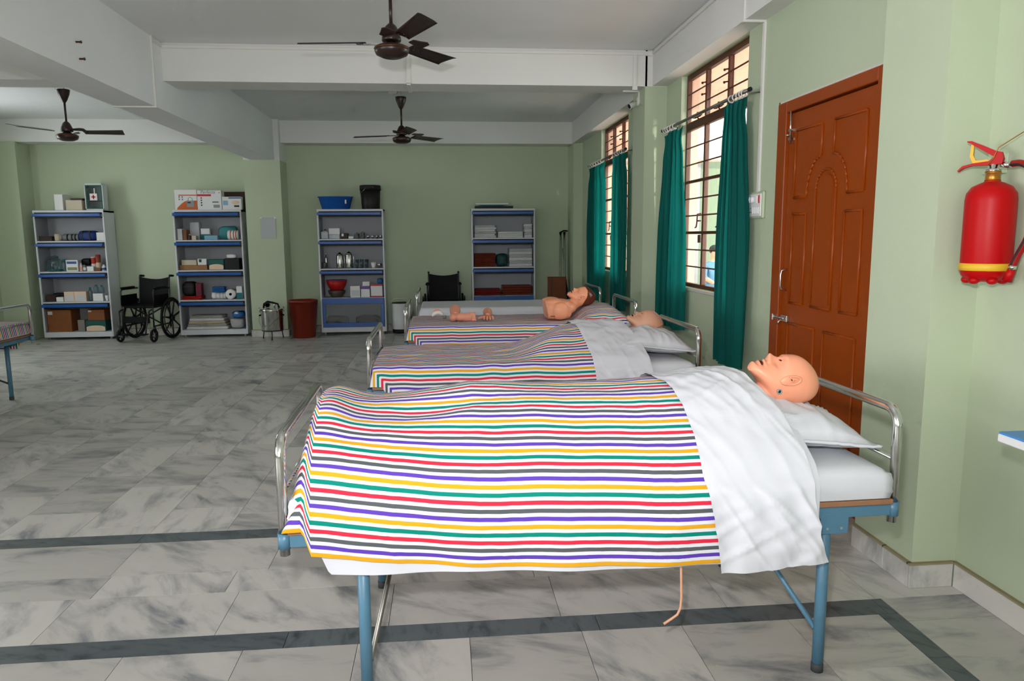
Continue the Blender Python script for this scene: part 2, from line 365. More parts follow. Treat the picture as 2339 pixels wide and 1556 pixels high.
def build_room():
    # floor: bedding slab with every marble slab laid on it
    floor = struct('floor', MB().box(XL, XR+.17, YF, YB, -.06, -.010), 'grout')
    cache = {}
    def slab(x0, x1, y0, y1, m='marble', g=.0022, name='floor_tile'):
        w, d = round(x1-x0-g, 4), round(y1-y0-g, 4)
        if (w, d, m) not in cache:
            o = MB().box(-w/2, w/2, -d/2, d/2, -.010, 0).build(name, m); cache[w, d, m] = o.data
        else:
            o = bpy.data.objects.new(name, cache[w, d, m]); COL.objects.link(o)
        o.parent = floor; o.location = ((x0+x1)/2, (y0+y1)/2, 0)
        return o
    far = MB()
    rnd = random.Random(3)
    # main field beyond the inner dark strip
    px, ln = .372, .62
    k0 = math.floor((XL+1.48)/px); k1 = math.ceil((XR+1.48)/px)
    cells = []
    for k in range(k0, k1):
        xa, xb = max(XL, -1.48+k*px), min(XR, -1.48+(k+1)*px)
        if xb-xa < .02: continue
        y = 3.61 - ln*rnd.random()
        while y < YB:
            ya, yb = max(3.61, y), min(YB, y+ln); y += ln
            if yb-ya < .03: continue
            cells.append((xa, xb, ya, yb))
    cells.sort(key=lambda c: c[2])
    for i, c in enumerate(cells):
        if i < 215: slab(*c)
        else: far.box(c[0]+.001, c[1]-.001, c[2]+.001, c[3]-.001, -.010, 0)
    def row(y0, y1, joints, m='marble'):
        js = [XL]+[j for j in joints if XL+.05 < j < XR-.05]+[XR]
        for a, b in zip(js, js[1:]): slab(a, b, y0, y1, m)
    row(2.61, 2.947, [-5.4, -4.75, -4.1, -3.46, -2.81, -2.16, -1.516, -.87, -.235, .42, 1.08, 1.69])
    row(2.947, 3.145, [-5.2, -4.6, -4.0, -3.3, -2.66, -2.06, -1.46, -.93, -.28, .36, .98, 1.6])
    row(3.145, 3.497, [-5.36, -4.7, -4.06, -3.4, -2.76, -2.12, -1.47, -.8, -.15, .5, 1.15, 1.8])
    row(3.497, 3.61, [-5.1, -3.9, -2.7, -1.5, -.3, .9], 'marble_dark')
    js = [XL, -5.1, -4.0, -2.9, -1.75, -.6, .55, 1.675]
    for a, b in zip(js, js[1:]): slab(a, b, 2.495, 2.61, 'marble_dark')
    slab(1.675, 1.715, 2.495, 2.61, 'marble_dark')
    for a, b in ((2.2, 2.495), (1.5, 2.2)): slab(1.635, 1.715, a, b, 'marble_dark')
    for a, b in ((2.435, 2.61), (1.75, 2.435), (1.2, 1.75)): slab(1.715, XR, a, b)
    xs = [XL, -5.97, -5.57, -5.17, -4.76, -4.36, -3.96, -3.56, -3.156, -2.754, -2.352, -1.95, -1.548, -1.146, -.738, -.336, .066, .479, .858, 1.27, 1.635]
    for i, (a, b) in enumerate(zip(xs, xs[1:])):
        if a < -2.0: far.box(a+.001, b-.001, 1.5, 2.494, -.010, 0); continue
        ym = 2.165 if i == len(xs)-2 else 1.85 + .3*((i*.37) % 1) - .02
        slab(a, b, ym, 2.495); slab(a, b, 1.5, ym)
    far.box(XL, XR, YF, 1.2, -.010, 0); far.box(XL, 1.714, 1.2, 1.499, -.010, 0)
    f = far.build('floor_tile', 'marble', floor); f['kind'] = 'stuff'

    # right wall with its openings, pillars and beams
    T = XR+.16; XM = XR+.085
    ow = MB().box(XM, T, YF, 3.36, 0, ZC); ow.box(XM, T, 3.36, 4.48, 2.235, ZC); yo = 4.48
    for a, b in RIGHT_WIN:
        ow.box(XM, T, yo, a, 0, ZC); ow.box(XM, T, a, b, 0, 1.0); ow.box(XM, T, a, b, 2.80, ZC); yo = b
    ow.box(XM, T, yo, YB+.2, 0, ZC); ow.box(XM+.05, T, 3.36, 4.48, 0, 2.235)
    struct('wall_outer_right', ow, 'outside_peach')
    w = MB()
    T_, T = T, XM
    w.box(XR, T, YF, 3.36, 0, ZC)
    w.box(XR, T, 3.36, 4.48, 2.235, ZC)
    ys = 4.48
    for a, b in RIGHT_WIN:
        w.box(XR, T, ys, a, 0, ZC); w.box(XR, T, a, b, 0, 1.0); w.box(XR, T, a, b, 2.80, ZC); ys = b
    w.box(XR, T, ys, YB+.2, 0, ZC)
    struct('wall_right', w, 'wall_green'); T = T_
    p = MB().box(1.89, XR, 2.69, 3.11, 0, 2.80); p.box(1.872, XR, 6.84, 7.26, 0, 2.797)
    p.box(1.94, XR, 10.98, YB, 0, 2.797)
    struct('wall_pillar_right', p, 'wall_green')
    # back wall, its pillars
    b = MB().box(XL, XR, YB, YB+.2, 0, ZC); struct('wall_back', b, 'wall_green')
    b = MB().box(-2.82, -2.31, 11.0, YB, 0, 2.547); b.box(XL, -5.92, 11.08, YB, 0, 2.8); struct('wall_pillar_back', b, 'wall_green')
    # left wall with one assumed window opening out of view, front wall behind the camera
    l = MB(); ys = YF
    for a, c in ASSUMED_LEFT_WIN:
        l.box(XL-.2, XL, ys, a, 0, ZC); l.box(XL-.2, XL, a, c, 0, .95); l.box(XL-.2, XL, a, c, 2.75, ZC); ys = c
    l.box(XL-.2, XL, ys, YB+.2, 0, ZC); struct('wall_left', l, 'wall_green')
    struct('wall_front', MB().box(XL-.2, T, YF-.2, YF, 0, ZC), 'wall_green')
    struct('ceiling', MB().box(XL-.2, T, YF-.2, YB+.2, ZC, ZC+.12), 'ceiling_white')
    bm_ = MB()
    bm_.box(-2.72, -2.385, YF, 11.0, 2.547, ZC)                # main beam along the room
    struct('ceiling_main_beam', bm_, 'ceiling_white')
    bm_ = MB().box(-2.385, 1.89, 6.84, 7.19, 2.797, ZC); bm_.box(XL, -2.72, 6.84, 7.19, 2.797, ZC)
    struct('ceiling_cross_beam', bm_, 'wall_white')
    bm_ = MB().box(-2.31, 1.96, 11.12, YB, 2.80, ZC); bm_.box(XL, -2.82, 11.12, YB, 2.80, ZC); bm_.box(-2.82, -2.31, 11.0, YB, 2.547, ZC)
    struct('ceiling_back_beam', bm_, 'wall_white')
    bm_ = MB().box(1.94, XR, YF, YB, 2.80, ZC); bm_.box(1.872, XR, 6.84, 7.26, 2.797, ZC)
    struct('ceiling_side_beam', bm_, 'wall_white')
    # marble skirting, slab by slab where it shows
    def skirt(name, segs, h=.10, t=.014):
        g = MB()
        for (x0, x1, y0, y1) in segs:
            g.box(min(x0, x1)-.004, max(x0, x1)+.004, min(y0, y1)-.004, max(y0, y1)+.004, h, h+.008)
        s = struct(name, g, 'grime')
        for (x0, x1, y0, y1) in segs:
            o = MB().box(-(x1-x0)/2, (x1-x0)/2, -(y1-y0)/2, (y1-y0)/2, 0, h, .002).build('skirting_slab', 'marble', s); o.location = ((x0+x1)/2, (y0+y1)/2, 0)
    t = .014
    skirt('baseboard_right', [(XR-t, XR, .8, 1.5), (XR-t, XR, 1.502, 2.675), (1.89-t, XR-t-.002, 2.676, 2.69), (1.89-t, 1.89, 2.692, 2.86), (1.89-t, 1.89, 2.862, 3.11),
                              (XR-t, XR, 4.5, 5.3), (XR-t, XR, 5.302, 6.83), (XR-t, XR, 7.28, 9.0), (XR-t, XR, 9.002, 10.97)])
    skirt('baseboard_back', [(-2.834, -2.30, 10.986, 11.0), (-2.31, -2.296, 11.002, YB), (-2.29, -1.0, YB-t, YB), (-.998, 1.9, YB-t, YB), (-5.9, -4.2, YB-t, YB), (-4.198, -2.84, YB-t, YB),
                             (XL, -5.906, 11.066, 11.08), (XL, XL+t, 9.0, 11.06)])
    # white casing for the wires
    def conduit(n, boxes):
        c = MB()
        for q in boxes: c.box(*q, .002)
        struct('trim_%d' % n, c, 'conduit')
    s = .022
    conduit(1, [(-2.385, 1.86, 6.84-.014, 6.84, ZC-.045, ZC-.018), (-.32, -.25, 6.82, 6.84, ZC-.05, ZC-.012)])
    conduit(2, [(-.295, -.262, 6.825, 6.84, 2.80, ZC-.045), (-.295, -.262, 6.825, 7.19, 2.783, 2.797), (-.30, -.257, 6.818, 6.84, 2.80, 2.83)])
    conduit(3, [(1.755, 1.79, 6.825, 6.84, 2.797, ZC-.045), (1.75, 1.795, 6.815, 6.84, 2.76, 2.80), (1.86, 1.94, 6.82, 6.84, ZC-.05, ZC-.012)])
    conduit(4, [(1.926, 1.94, 2.0, 6.84, ZC-.04, ZC-.012)])
    conduit(5, [(1.928, 1.94, 4.735, 4.757, 2.80, ZC-.04), (1.926, XR, 4.735, 4.757, 2.785, 2.80), (XR-.014, XR, 4.73, 4.765, 1.72, 2.79)])
    conduit(6, [(-2.385, -2.371, 6.60, 6.625, 2.547, ZC), (-2.72, -2.371, 6.60, 6.625, 2.535, 2.547), (-2.385, -2.371, 6.62, 6.84, ZC-.04, ZC-.018)])
    conduit(7, [(1.71, 1.872, 7.02, 7.036, 2.78, 2.795), (1.858, 1.872, 7.02, 7.036, 2.70, 2.79)])
    # two stubs of old bolts in the main beam
    for y_, z_ in ((5.30, 2.735), (5.33, 2.635)):
        o = MB().lathe([(.006, 0), (.006, .028), (.009, .028), (.009, .036), (0, .036)], 8, 'x').build('bolt', 'frame_brown', None, (-2.385, y_, z_))
        tag(o, 'rusty bolt stub in main beam, ' + ('upper of two' if z_ > 2.7 else 'lower of two'), 'bolt', 'bolt stubs in the beam')

def build_outside():
    struct('floor_corridor', MB().box(2.26, 9, -1, 20, -.06, 0), 'corridor_floor')
    struct('ceiling_corridor', MB().box(2.25, 3.75, -1, 13.7, 3.02, 3.14), 'outside_peach')
    struct('wall_corridor_end', MB().box(4.74, 7.5, 13.5, 13.7, 0, 3.02), 'outside_green')
    struct('wall_corridor_pillar', MB().box(2.30, 4.40, 13.1, 13.7, 0, 3.02, .01), 'outside_peach')
    struct('wall_corridor_recess', MB().box(4.40, 4.74, 13.4, 13.7, 0, 3.02, .005), 'outside_grey')
    struct('ceiling_corridor_beam', MB().box(2.30, 5.75, 12.6, 12.9, 2.72, 3.02), 'outside_peach')
    struct('wall_parapet', MB().box(5.6, 5.75, -1, 13.5, 0, .6, .01), 'outside_peach')

def build_window(n, y0, y1):
    x0, x1 = 2.130, 2.165; z0, z1, zt = 1.0, 2.80, 2.365
    fr = MB(); b = .03
    fr.box(x0, x1, y0, y1, z0, z0+b); fr.box(x0, x1, y0, y1, z1-.045, z1); fr.box(x0, x1, y0, y0+b, z0+b, z1-.045); fr.box(x0, x1, y1-b, y1, z0+b, z1-.045)
    root = struct('window_%d' % n, fr, 'frame_brown')
    MB().box(XR-.012, x0, y0-.012, y1+.012, z0-.028, z0-.001, .006).build('window_sill', 'plaster_edge', root)
    MB().box(x0-.004, x1, y0+b, y1-b, zt-.035, zt+.035, .004).build('transom', 'frame_brown', root)
    w = (y1-y0)/3
    for k in (1, 2):
        MB().box(x0-.002, x1, y1-k*w-.018, y1-k*w+.018, z0+b, zt-.035, .003).build('mullion', 'frame_brown', root)
        MB().box(x0-.002, x1, y1-k*w-.016, y1-k*w+.016, zt+.035, z1-.045, .003).build('mullion', 'frame_brown', root)
    hz = (zt-.035-z0-b)/9
    for k in range(1, 9):
        z = z0+b+k*hz
        if k in (3, 6): MB().box(x0-.003, x0+.02, y0+b, y1-b, z-.012, z+.012, .003).build('casement_rail', 'frame_brown', root)
        else: MB().tube([(x0+.004, y0+b, z), (x0+.004, y1-b, z)], .0065, 8).build('grille_bar', 'frame_brown', root)
    hu = (z1-.045-zt-.035)/3
    for k in (1, 2):
        z = zt+.035+k*hu; MB().tube([(x0+.004, y0+b, z), (x0+.004, y1-b, z)], .0065, 8).build('grille_bar', 'frame_brown', root)
    for k in range(3):
        ya, yb = y1-(k+1)*w+.016, y1-k*w-.016
        MB().box(x0+.022, x0+.026, ya, yb, z0+b, zt-.035).build('pane', 'pane', root)
        MB().box(x0+.022, x0+.026, ya, yb, zt+.035, z1-.045).build('pane', 'pane', root)
    for k in (0, 1):
        yc = y1-(k+1)*w+.03
        h = MB().tube([(x0-.002, yc+.0, 1.62), (x0-.03, yc+.01, 1.615), (x0-.03, yc+.02, 1.54), (x0-.03, yc+.035, 1.51), (x0-.03, yc+.06, 1.505)], .006, 8)
        h.tube([(x0-.002, yc, 1.56), (x0-.03, yc+.015, 1.56)], .006, 8); h.build('handle', 'frame_brown', root)
        MB().box(x0-.012, x0, yc-.005, yc+.045, 1.38, 1.445, .003).build('latch_plate', 'frame_brown', root)
        yc = y1-(k+1)*w+.06
        st = MB()
        for q in range(5): st.tube([(x0-.012, yc+.04*q, zt+.052), (x0-.012, yc+.04*q+.03, zt+.052)], .011 if q % 2 else .006, 8)
        st.tube([(x0-.012, yc+.08, zt+.05), (x0-.012, yc+.1, zt+.085)], .008, 8); st.tube([(x0, yc+.1, zt+.03), (x0-.012, yc+.1, zt+.05)], .006, 6)
        st.build('stay', 'frame_brown', root)
        for q in (0, 1):
            MB().tube([(x0-.003, yc-.06, z1-.14-.09*q), (x0-.02, yc-.04, z1-.14-.09*q), (x0-.02, yc-.025, z1-.14-.09*q)], [.006, .006, .011], 8).build('hinge', 'frame_brown', root)

def build_curtains():
    spec = [  # ya, yb at top, ya, yb at bottom, z bottom, seed, label, tie
        (6.14, 6.58, 6.06, 6.64, .64, 1, 'teal curtain on far side of the nearer window', 1),
        (4.83, 5.19, 4.755, 5.21, .53, 2, 'long teal curtain between nearer window and switchboard', 0),
        (9.08, 9.98, 9.03, 10.14, .60, 3, 'teal curtain at far end of farther window', 2),
        (8.03, 8.67, 8.01, 8.68, .60, 4, 'teal curtain on near side of the farther window', 3)]
    for (a, b, c, d, zb, sd, lab, _) in spec:
        rnd = random.Random(sd); n, m = 90, 60; ztop = 2.335
        ph = [rnd.random()*6.28 for _ in range(4)]; kk = 5 + rnd.random()*1.5
        vs = []
        for j in range(m+1):
            t = j/m; z = ztop + (zb-ztop)*t
            s = sstep(0, .55, np.array(t)).item()
            ya, yb = a+(c-a)*s, b+(d-b)*s
            pinch = .22*math.exp(-((t-.05)/.05)**2) + .10*math.exp(-((t-.22)/.18)**2)*(1 if sd in (1, 2) else .3)
            mid = (ya+yb)/2; ya = mid+(ya-mid)*(1-pinch); yb = mid+(yb-mid)*(1-pinch)
            for i in range(n+1):
                u = i/n
                amp = (.030+.012*sin(3*t+ph[2]))*(.7+.3*s)
                x = (1.995 if sd in (1, 3) else 1.985) + amp*sin(2*pi*kk*u+ph[0]+.5*sin(2.2*t+ph[1])) + .012*sin(2*pi*2.3*u+ph[3]+1.4*t)
                y = ya+(yb-ya)*u + .014*sin(2*pi*kk*u*2+ph[1])
                zz = z + (.02*sin(2*pi*kk*u+ph[0]) if j == 0 else 0) + (.006*sin(9*u+ph[2]) if j == m else 0)
                vs.append((x, y, zz))
        fs = [(j*(n+1)+i, j*(n+1)+i+1, (j+1)*(n+1)+i+1, (j+1)*(n+1)+i) for j in range(m) for i in range(n)]
        o = MB().add(vs, fs, True).build('curtain', 'curtain', fix=False)
        tag(o, lab, 'curtain', 'teal window curtains')
        # rings are pulled together above each cloth
    for (ya, yb, z, lab, rings) in ((4.74, 6.63, 2.372, 'steel curtain rod over the nearer window', [4.82, 4.86, 4.91, 4.97, 5.04, 6.28, 6.36, 6.44, 6.5, 6.56]),
                                    (8.0, 10.02, 2.372, 'steel curtain rod over the farther window', [8.1, 8.2, 8.3, 8.42, 8.54, 9.2, 9.35, 9.5, 9.65, 9.8, 9.92])):
        t = thing('curtain_rod', lab, 'rod', (1.985, (ya+yb)/2, z)); h = (yb-ya)/2
        MB().tube([(0, -h, 0), (0, h, 0)], .0125, 14).build('rod', 'dull_steel', t)
        for sg in (-1, 1):
            MB().tube([(0, sg*h-.004*sg, 0), (0, sg*h+.012*sg, 0)], .0145, 14).build('end_cap', 'black_and_shade', t)
            br = MB().tube([(0, sg*(h-.03), -.014), (.03, sg*(h-.03), -.016), (.082, sg*(h-.03), -.01)], .004, 8)
            br.tube([(.088, sg*(h-.03), .03), (.088, sg*(h-.03), -.05)], .005, 8); br.build('bracket', 'dull_steel', t)
        for y in rings:
            MB().tube(arc((0, y-(ya+yb)/2, -.008), .022, 0, 2*pi, 18), .0045, 8, False).build('ring', 'conduit', t)

def build_door():
    x = XR
    fr = MB().box(x-.018, x+.06, 4.365, 4.478, 0, 2.232, .004); fr.box(x-.018, x+.06, 3.362, 3.43, 0, 2.232, .004)
    fr.box(x-.018, x+.06, 3.43, 4.365, 2.165, 2.232, .004)
    root = struct('door_1', fr, 'door_paint')
    leaf = MB().box(x+.006, x+.05, 3.433, 4.362, .01, 2.158, .003).build('leaf', 'door_paint', root)
    pe = MB().box(x-.006, x+.0, 4.478, 4.492, 0, 2.245); pe.box(x-.006, x, 3.36, 4.492, 2.232, 2.245); pe.build('plaster_edge', 'plaster_edge', root)
    c = 3.90; xf = x+.006
    def moulding(poly, name='panel'):
        pts = [(xf-.002, y, z) for y, z in poly]; pts.append(pts[0])
        mb = MB()
        for p, q in zip(pts, pts[1:]): mb.tube([p, q], .0075, 8)
        mb.build(name, 'door_paint', leaf)
    def plate(poly): MB().prism(poly, xf-.005, xf+.004, 'yz').build('panel_field', 'door_paint', leaf)
    for sg in (1, -1):
        inner = [(c+sg*(.065+.15*(1-cos(a))), 1.66+.215*cos(a)) for a in np.linspace(0, pi/2, 9)] if False else \
                [(c+sg*(.065+.15*sin(a)), 1.66+.215*cos(a)) for a in np.linspace(0, pi/2, 9)]
        up = [(c+sg*.37, 2.05), (c+sg*.065, 2.05)]+inner+[(c+sg*.37, 1.66)]
        moulding(up)
        moulding([(c+sg*.37, 1.565), (c+sg*.205, 1.565), (c+sg*.205, 1.035), (c+sg*.37, 1.035)])
        moulding([(c+sg*.37, .91), (c+sg*.05, .91), (c+sg*.05, .22), (c+sg*.37, .22)])
    ar = [(c+.108*cos(a), 1.69+.108*sin(a)) for a in np.linspace(0, pi, 15)]
    moulding([(c+.108, 1.035)]+ar+[(c-.108, 1.035)])
    plate([(c+.085, 1.06)]+[(c+.085*cos(a), 1.69+.085*sin(a)) for a in np.linspace(0, pi, 15)]+[(c-.085, 1.06)])
    # handle, slide latch, top bolt, hinges
    MB().tube([(xf, 4.315, 1.235), (xf-.03, 4.325, 1.225), (xf-.034, 4.325, 1.20), (xf-.034, 4.325, 1.135), (xf-.03, 4.325, 1.115), (xf, 4.315, 1.105)], .006, 10).build('handle', 'steel', leaf)
    la = MB().tube([(xf-.022, 4.44, .935), (xf-.022, 4.27, .935)], .009, 10); la.tube([(xf-.022, 4.29, .935), (xf-.05, 4.29, .92), (xf-.055, 4.29, .90)], .006, 8)
    la.box(xf-.016, xf, 4.26, 4.34, .915, .955, .002); la.box(xf-.04, x-.018, 4.40, 4.42, .915, .955, .002); la.build('slide_latch', 'steel', leaf)
    bo = MB().tube([(xf-.018, 4.315, 2.19), (xf-.018, 4.315, 1.98)], .006, 8); bo.box(xf-.024, xf, 4.30, 4.33, 2.05, 2.065); bo.box(xf-.024, xf, 4.30, 4.33, 2.0, 2.015)
    bo.tube([(xf-.018, 4.315, 2.03), (xf-.04, 4.325, 2.03)], .005, 8); bo.build('tower_bolt', 'steel', leaf)
    for z in (.4, 1.2, 1.95): MB().tube([(xf-.006, 3.432, z-.05), (xf-.006, 3.432, z+.05)], .007, 8).build('hinge', 'dull_steel', leaf)

def build_switchboard():
    t = thing('switchboard', 'white switchboard with two fan dials beside the door', 'switchboard', (XR, 4.755, 1.637))
    MB().box(-.02, 0, -.115, .115, -.088, .088, .008).build('back_box', 'plate_green', t)
    MB().box(-.028, -.019, -.098, .098, -.074, .074, .005).build('plate', 'switch_white', t)
    for y in (.062, .012): MB().lathe([(.021, 0), (.021, .012), (.017, .02), (0, .021)], 20, 'x', (0, 0, 0)).build('dial', 'switch_white', t).matrix_local = Matrix.Translation((-.028, y, .035)) @ Matrix.Rotation(pi, 4, 'Z')
    MB().box(-.033, -.027, -.05, -.025, .01, .06, .003).build('module', 'switch_white', t)
    MB().box(-.033, -.027, -.085, -.065, .012, .062, .003).build('indicator', 'switch_red', t)
    for k in range(4): MB().box(-.035, -.027, -.075+.026*k, -.053+.026*k, -.058, -.012, .003).build('switch', 'switch_white', t)
    so = MB()
    for (y, z) in ((.055, -.02), (.068, -.045), (.045, -.045)): so.lathe([(.004, 0), (.004, .002), (0, .002)], 8, 'x', (-.0295, y, z))
    so.build('socket_hole', 'black_and_shade', t)

def build_extinguisher():
    t = thing('fire_extinguisher', 'red fire extinguisher with yellow strap hung on the wall', 'extinguisher', (1.992, 2.545, 1.265))
    R = .083
    prof = [(0, .004), (.04, .005), (.062, .012), (R*.93, .028), (R, .05), (R, .30), (R*.96, .325), (R*.78, .348), (R*.45, .362), (.026, .366), (.026, .372)]
    MB().lathe(prof, 44).build('cylinder', 'ext_red', t)
    sk = MB()
    for k in range(6):
        a = k*pi/3+.3; sk.ellipsoid((.056*cos(a), .056*sin(a), .010), (.019, .019, .014), 12, 8)
    sk.build('foot_lobe', 'ext_red', t)
    MB().lathe([(R+.001, .045), (R+.004, .047), (R+.004, .070), (R+.001, .072)], 44).build('strap', 'ext_yellow', t)
    MB().lathe([(.027, .366), (.025, .372), (.023, .395), (.026, .397), (.026, .402), (0, .402)], 24).build('neck_ring', 'brass', t)
    v = MB().lathe([(.024, .402), (.026, .408), (.012, .414), (.014, .426), (.009, .433), (0, .434)], 20); v.build('valve', 'chrome', t)
    # the levers point along the wall, away from the camera side
    d = Vector((-.62, .785, 0)); n_ = Vector((.785, .62, 0)); rot = Matrix(((d.x*.68, -n_.x, 0, 0), (d.y*.68, -n_.y, 0, 0), (0, 0, 1, 0), (0, 0, 0, 1)))
    up = [(-.045, .448), (.0, .455), (.06, .482), (.115, .508), (.13, .512), (.13, .517), (.11, .516), (.05, .496), (-.01, .474), (-.035, .47)]
    MB().prism(up, -.011, .011, 'xz', rot).build('top_lever', 'ext_red', t)
    lo = [(-.045, .448), (-.04, .428), (.02, .425), (.10, .427), (.14, .420), (.165, .408), (.167, .412), (.145, .428), (.10, .435), (.02, .44), (.0, .455)]
    MB().prism(lo, -.012, .012, 'xz', rot).build('bottom_lever', 'ext_red', t)
    g = MB().prism([(.10, .436), (.115, .46), (.112, .505), (.098, .5), (.10, .465), (.085, .445), (.03, .447), (.02, .44)], -.004, .004, 'xz', rot); g.build('safety_guard', 'ext_yellow', t)
    MB().tube([rot @ Vector(p) for p in ((-.03, 0, .425), (-.055, 0, .424), (-.085, 0, .423))], [.008, .011, .011], 12).build('hose_fitting', 'chrome', t)
    hp = [(-.08, 0, .423), (-.12, .0, .42), (-.165, .0, .39), (-.19, 0, .33), (-.19, 0, .24), (-.165, 0, .16), (-.13, -.01, .095), (-.115, -.01, .055)]
    e2 = Vector((.10, -1.0, 0)).normalized()
    pts = []
    for (a, b, z) in hp: pts.append(Vector((-e2.x*a*1.0, -e2.y*a*1.0, z)))
    P = []
    for i in range(len(pts)-1):
        p0, p1, p2, p3 = pts[max(i-1, 0)], pts[i], pts[i+1], pts[min(i+2, len(pts)-1)]
        for k in range(6):
            u = k/6; P.append(.5*((2*p1)+(p2-p0)*u+(2*p0-5*p1+4*p2-p3)*u*u+(3*p1-p0-3*p2+p3)*u**3))
    P.append(pts[-1])
    MB().tube(P, .0115, 12).build('hose', 'hose_red', t)
    MB().tube([q+Vector((-.0085, 0, -.004)) for q in P], .0045, 8).build('hose_stripe', 'hose_black', t)
    MB().tube([P[-3]+Vector((0, 0, .004)), P[-1]], .0135, 12).build('hose_ferrule', 'chrome', t)
    MB().tube([P[-1], P[-1]+(P[-1]-P[-6]).normalized()*.045], [.013, .016], 12).build('nozzle', 'ext_red', t)
    MB().tube([rot @ Vector(p) for p in ((.02, .013, .425), (.0, .014, .45), (-.02, .014, .485))]+[Vector((.03, -.09, .53)), Vector((.05, -.2, .555)), Vector((.06, -.33, .57))], .0018, 6).build('seal_wire', 'brass', t)
    h = thing('wall_hook', 'small green painted hook plate beside the extinguisher valve', 'bracket', (XR, 2.605, 1.665))
    MB().box(-.004, 0, -.02, .02, 0, .075, .004).build('plate', 'plate_green', h)
    MB().box(-.07, 0, -.02, .02, 0, .004, .001).build('arm', 'plate_green', h)

def build_overbed_table():
    t = thing('overbed_table', 'blue topped table with white edge at right border', 'table', (1.86, 1.62, 0))
    MB().box(-.19, .19, -.40, .40, .843, .850, .001).build('top_sheet', 'table_blue', t)
    MB().box(-.192, .192, -.402, .402, .818, .843, .003).build('top_board', 'table_edge', t)
    MB().box(-.12, .14, .27, .33, .775, .818, .012).build('bracket', 'plastic_grey', t)
    for y in (-.3, .3): MB().tube([(.10, y, .03), (.10, y, .79)], .016, 12).build('leg', 'chrome', t)
    MB().tube([(.10, -.3, .03), (.10, .3, .03)], .014, 10).build('base_bar', 'chrome', t)
    for y in (-.3, .3):
        MB().tube([(-.16, y, .03), (.16, y, .03)], .014, 10).build('foot', 'chrome', t)
        for x in (-.15, .15): MB().lathe([(.006, .03), (.016, .02), (.016, .0), (0, 0)], 10, c=(x, y, 0)).build('castor', 'tyre', t)

def fan(loc, ang, label, zc=ZC):
    t = thing('ceiling_fan', label, 'fan', (loc[0], loc[1], zc)); dz = loc[2]-zc-.045; db = loc[2]-zc+.012
    MB().lathe([(0, dz-.055), (.06, dz-.052), (.098, dz-.035), (.108, dz-.015), (.108, dz+.008), (.085, dz+.02), (.05, dz+.028), (.03, dz+.045), (0, dz+.045)], 36).build('motor', 'fan_brown', t)
    MB().lathe([(.1095, dz-.004), (.1115, dz), (.1095, dz+.004)], 36).build('trim_ring', 'fan_copper', t)
    MB().lathe([(.058, dz+.045), (.062, dz+.052), (.055, dz+.09), (.035, dz+.135), (.014, dz+.155), (0, dz+.156)], 28).build('lower_canopy', 'fan_brown', t)
    MB().tube([(0, 0, dz+.15), (0, 0, -.17)], .011, 12).build('down_rod', 'fan_brown', t)
    MB().lathe([(.012, -.20), (.03, -.17), (.055, -.11), (.064, -.065), (.062, -.06), (0, -.06)], 28).build('upper_canopy', 'fan_brown', t)
    MB().tube([(0, 0, -.06), (.01, 0, -.03), (0, 0, 0)], .007, 8).build('hook', 'conduit', t)
    MB().lathe([(.05, 0), (.05, -.012), (.032, -.03), (0, -.032)], 20, c=(-.09, .02, 0)).build('ceiling_rose', 'conduit', t)
    MB().tube([(-.09, .02, -.03), (-.095, .02, -.05), (-.05, .01, -.062)], .004, 6).build('wire', 'conduit', t)
    for k in range(3):
        a = ang+k*2*pi/3; R = Matrix.Rotation(a, 4, 'Z')
        n = 14; vs = []
        for i in range(n+1):
            u = i/n; r = .17+.44*u
            hw = .050+.016*u
            for j in range(7):
                s = -1+j/3; rr = r - (.035*(s*.5+.5) if i == n else 0)
                y = s*hw; z = db - .012 - .24*y - .9*(max(0, abs(s)-.55))**2*.03
                vs.append((rr, y, z))
        m_ = len(vs); fs = [(i*7+j, i*7+j+1, (i+1)*7+j+1, (i+1)*7+j) for i in range(n) for j in range(6)]
        vs2 = vs+[(x, y, z-.003) for x, y, z in vs]
        fs2 = fs+[tuple(m_+q for q in f[::-1]) for f in fs]
        edge = [(i*7) for i in range(n+1)]+[n*7+j for j in range(1, 7)]+[i*7+6 for i in range(n-1, -1, -1)]+[j for j in range(5, 0, -1)]
        for p, q in zip(edge, edge[1:]+edge[:1]): fs2.append((p, q, q+m_, p+m_))
        b = MB().add(vs2, fs2, True, R).build('blade', 'fan_brown', t)
        ir = MB().prism([(.085, -.02), (.14, -.03), (.20, -.045), (.235, -.03), (.235, .03), (.20, .045), (.14, .03), (.085, .02)], db-.016, db-.010, 'xy', R @ Matrix.Rotation(-.2, 4, 'X'))
        for (x_, y_) in ((.19, -.025), (.19, .025), (.22, 0)): ir.lathe([(.006, db-.022), (.006, db-.016), (0, db-.016)], 8, c=tuple((R @ Vector((x_, y_, -.2*y_)))))
        ir.build('blade_iron', 'fan_brown', b)

def build_lamp_holder():
    t = thing('lamp_holder', 'white angled lamp holder on pillar under the cross beam', 'lamp', (1.872, 7.05, 2.70))
    MB().lathe([(.042, 0), (.042, -.014), (.034, -.022), (0, -.022)], 20, 'x').build('base', 'conduit', t)
    a = Vector((-.9, -.15, -.42)).normalized()
    MB().tube([Vector((-.015, 0, -.01))+a*s for s in (0, .03, .031, .085, .09)], [.02, .02, .024, .028, .03], 16).build('socket', 'conduit', t)
    MB().tube([Vector((-.015, 0, -.01))+a*s for s in (.088, .094)], .022, 16).build('socket_contact', 'black_and_shade', t)

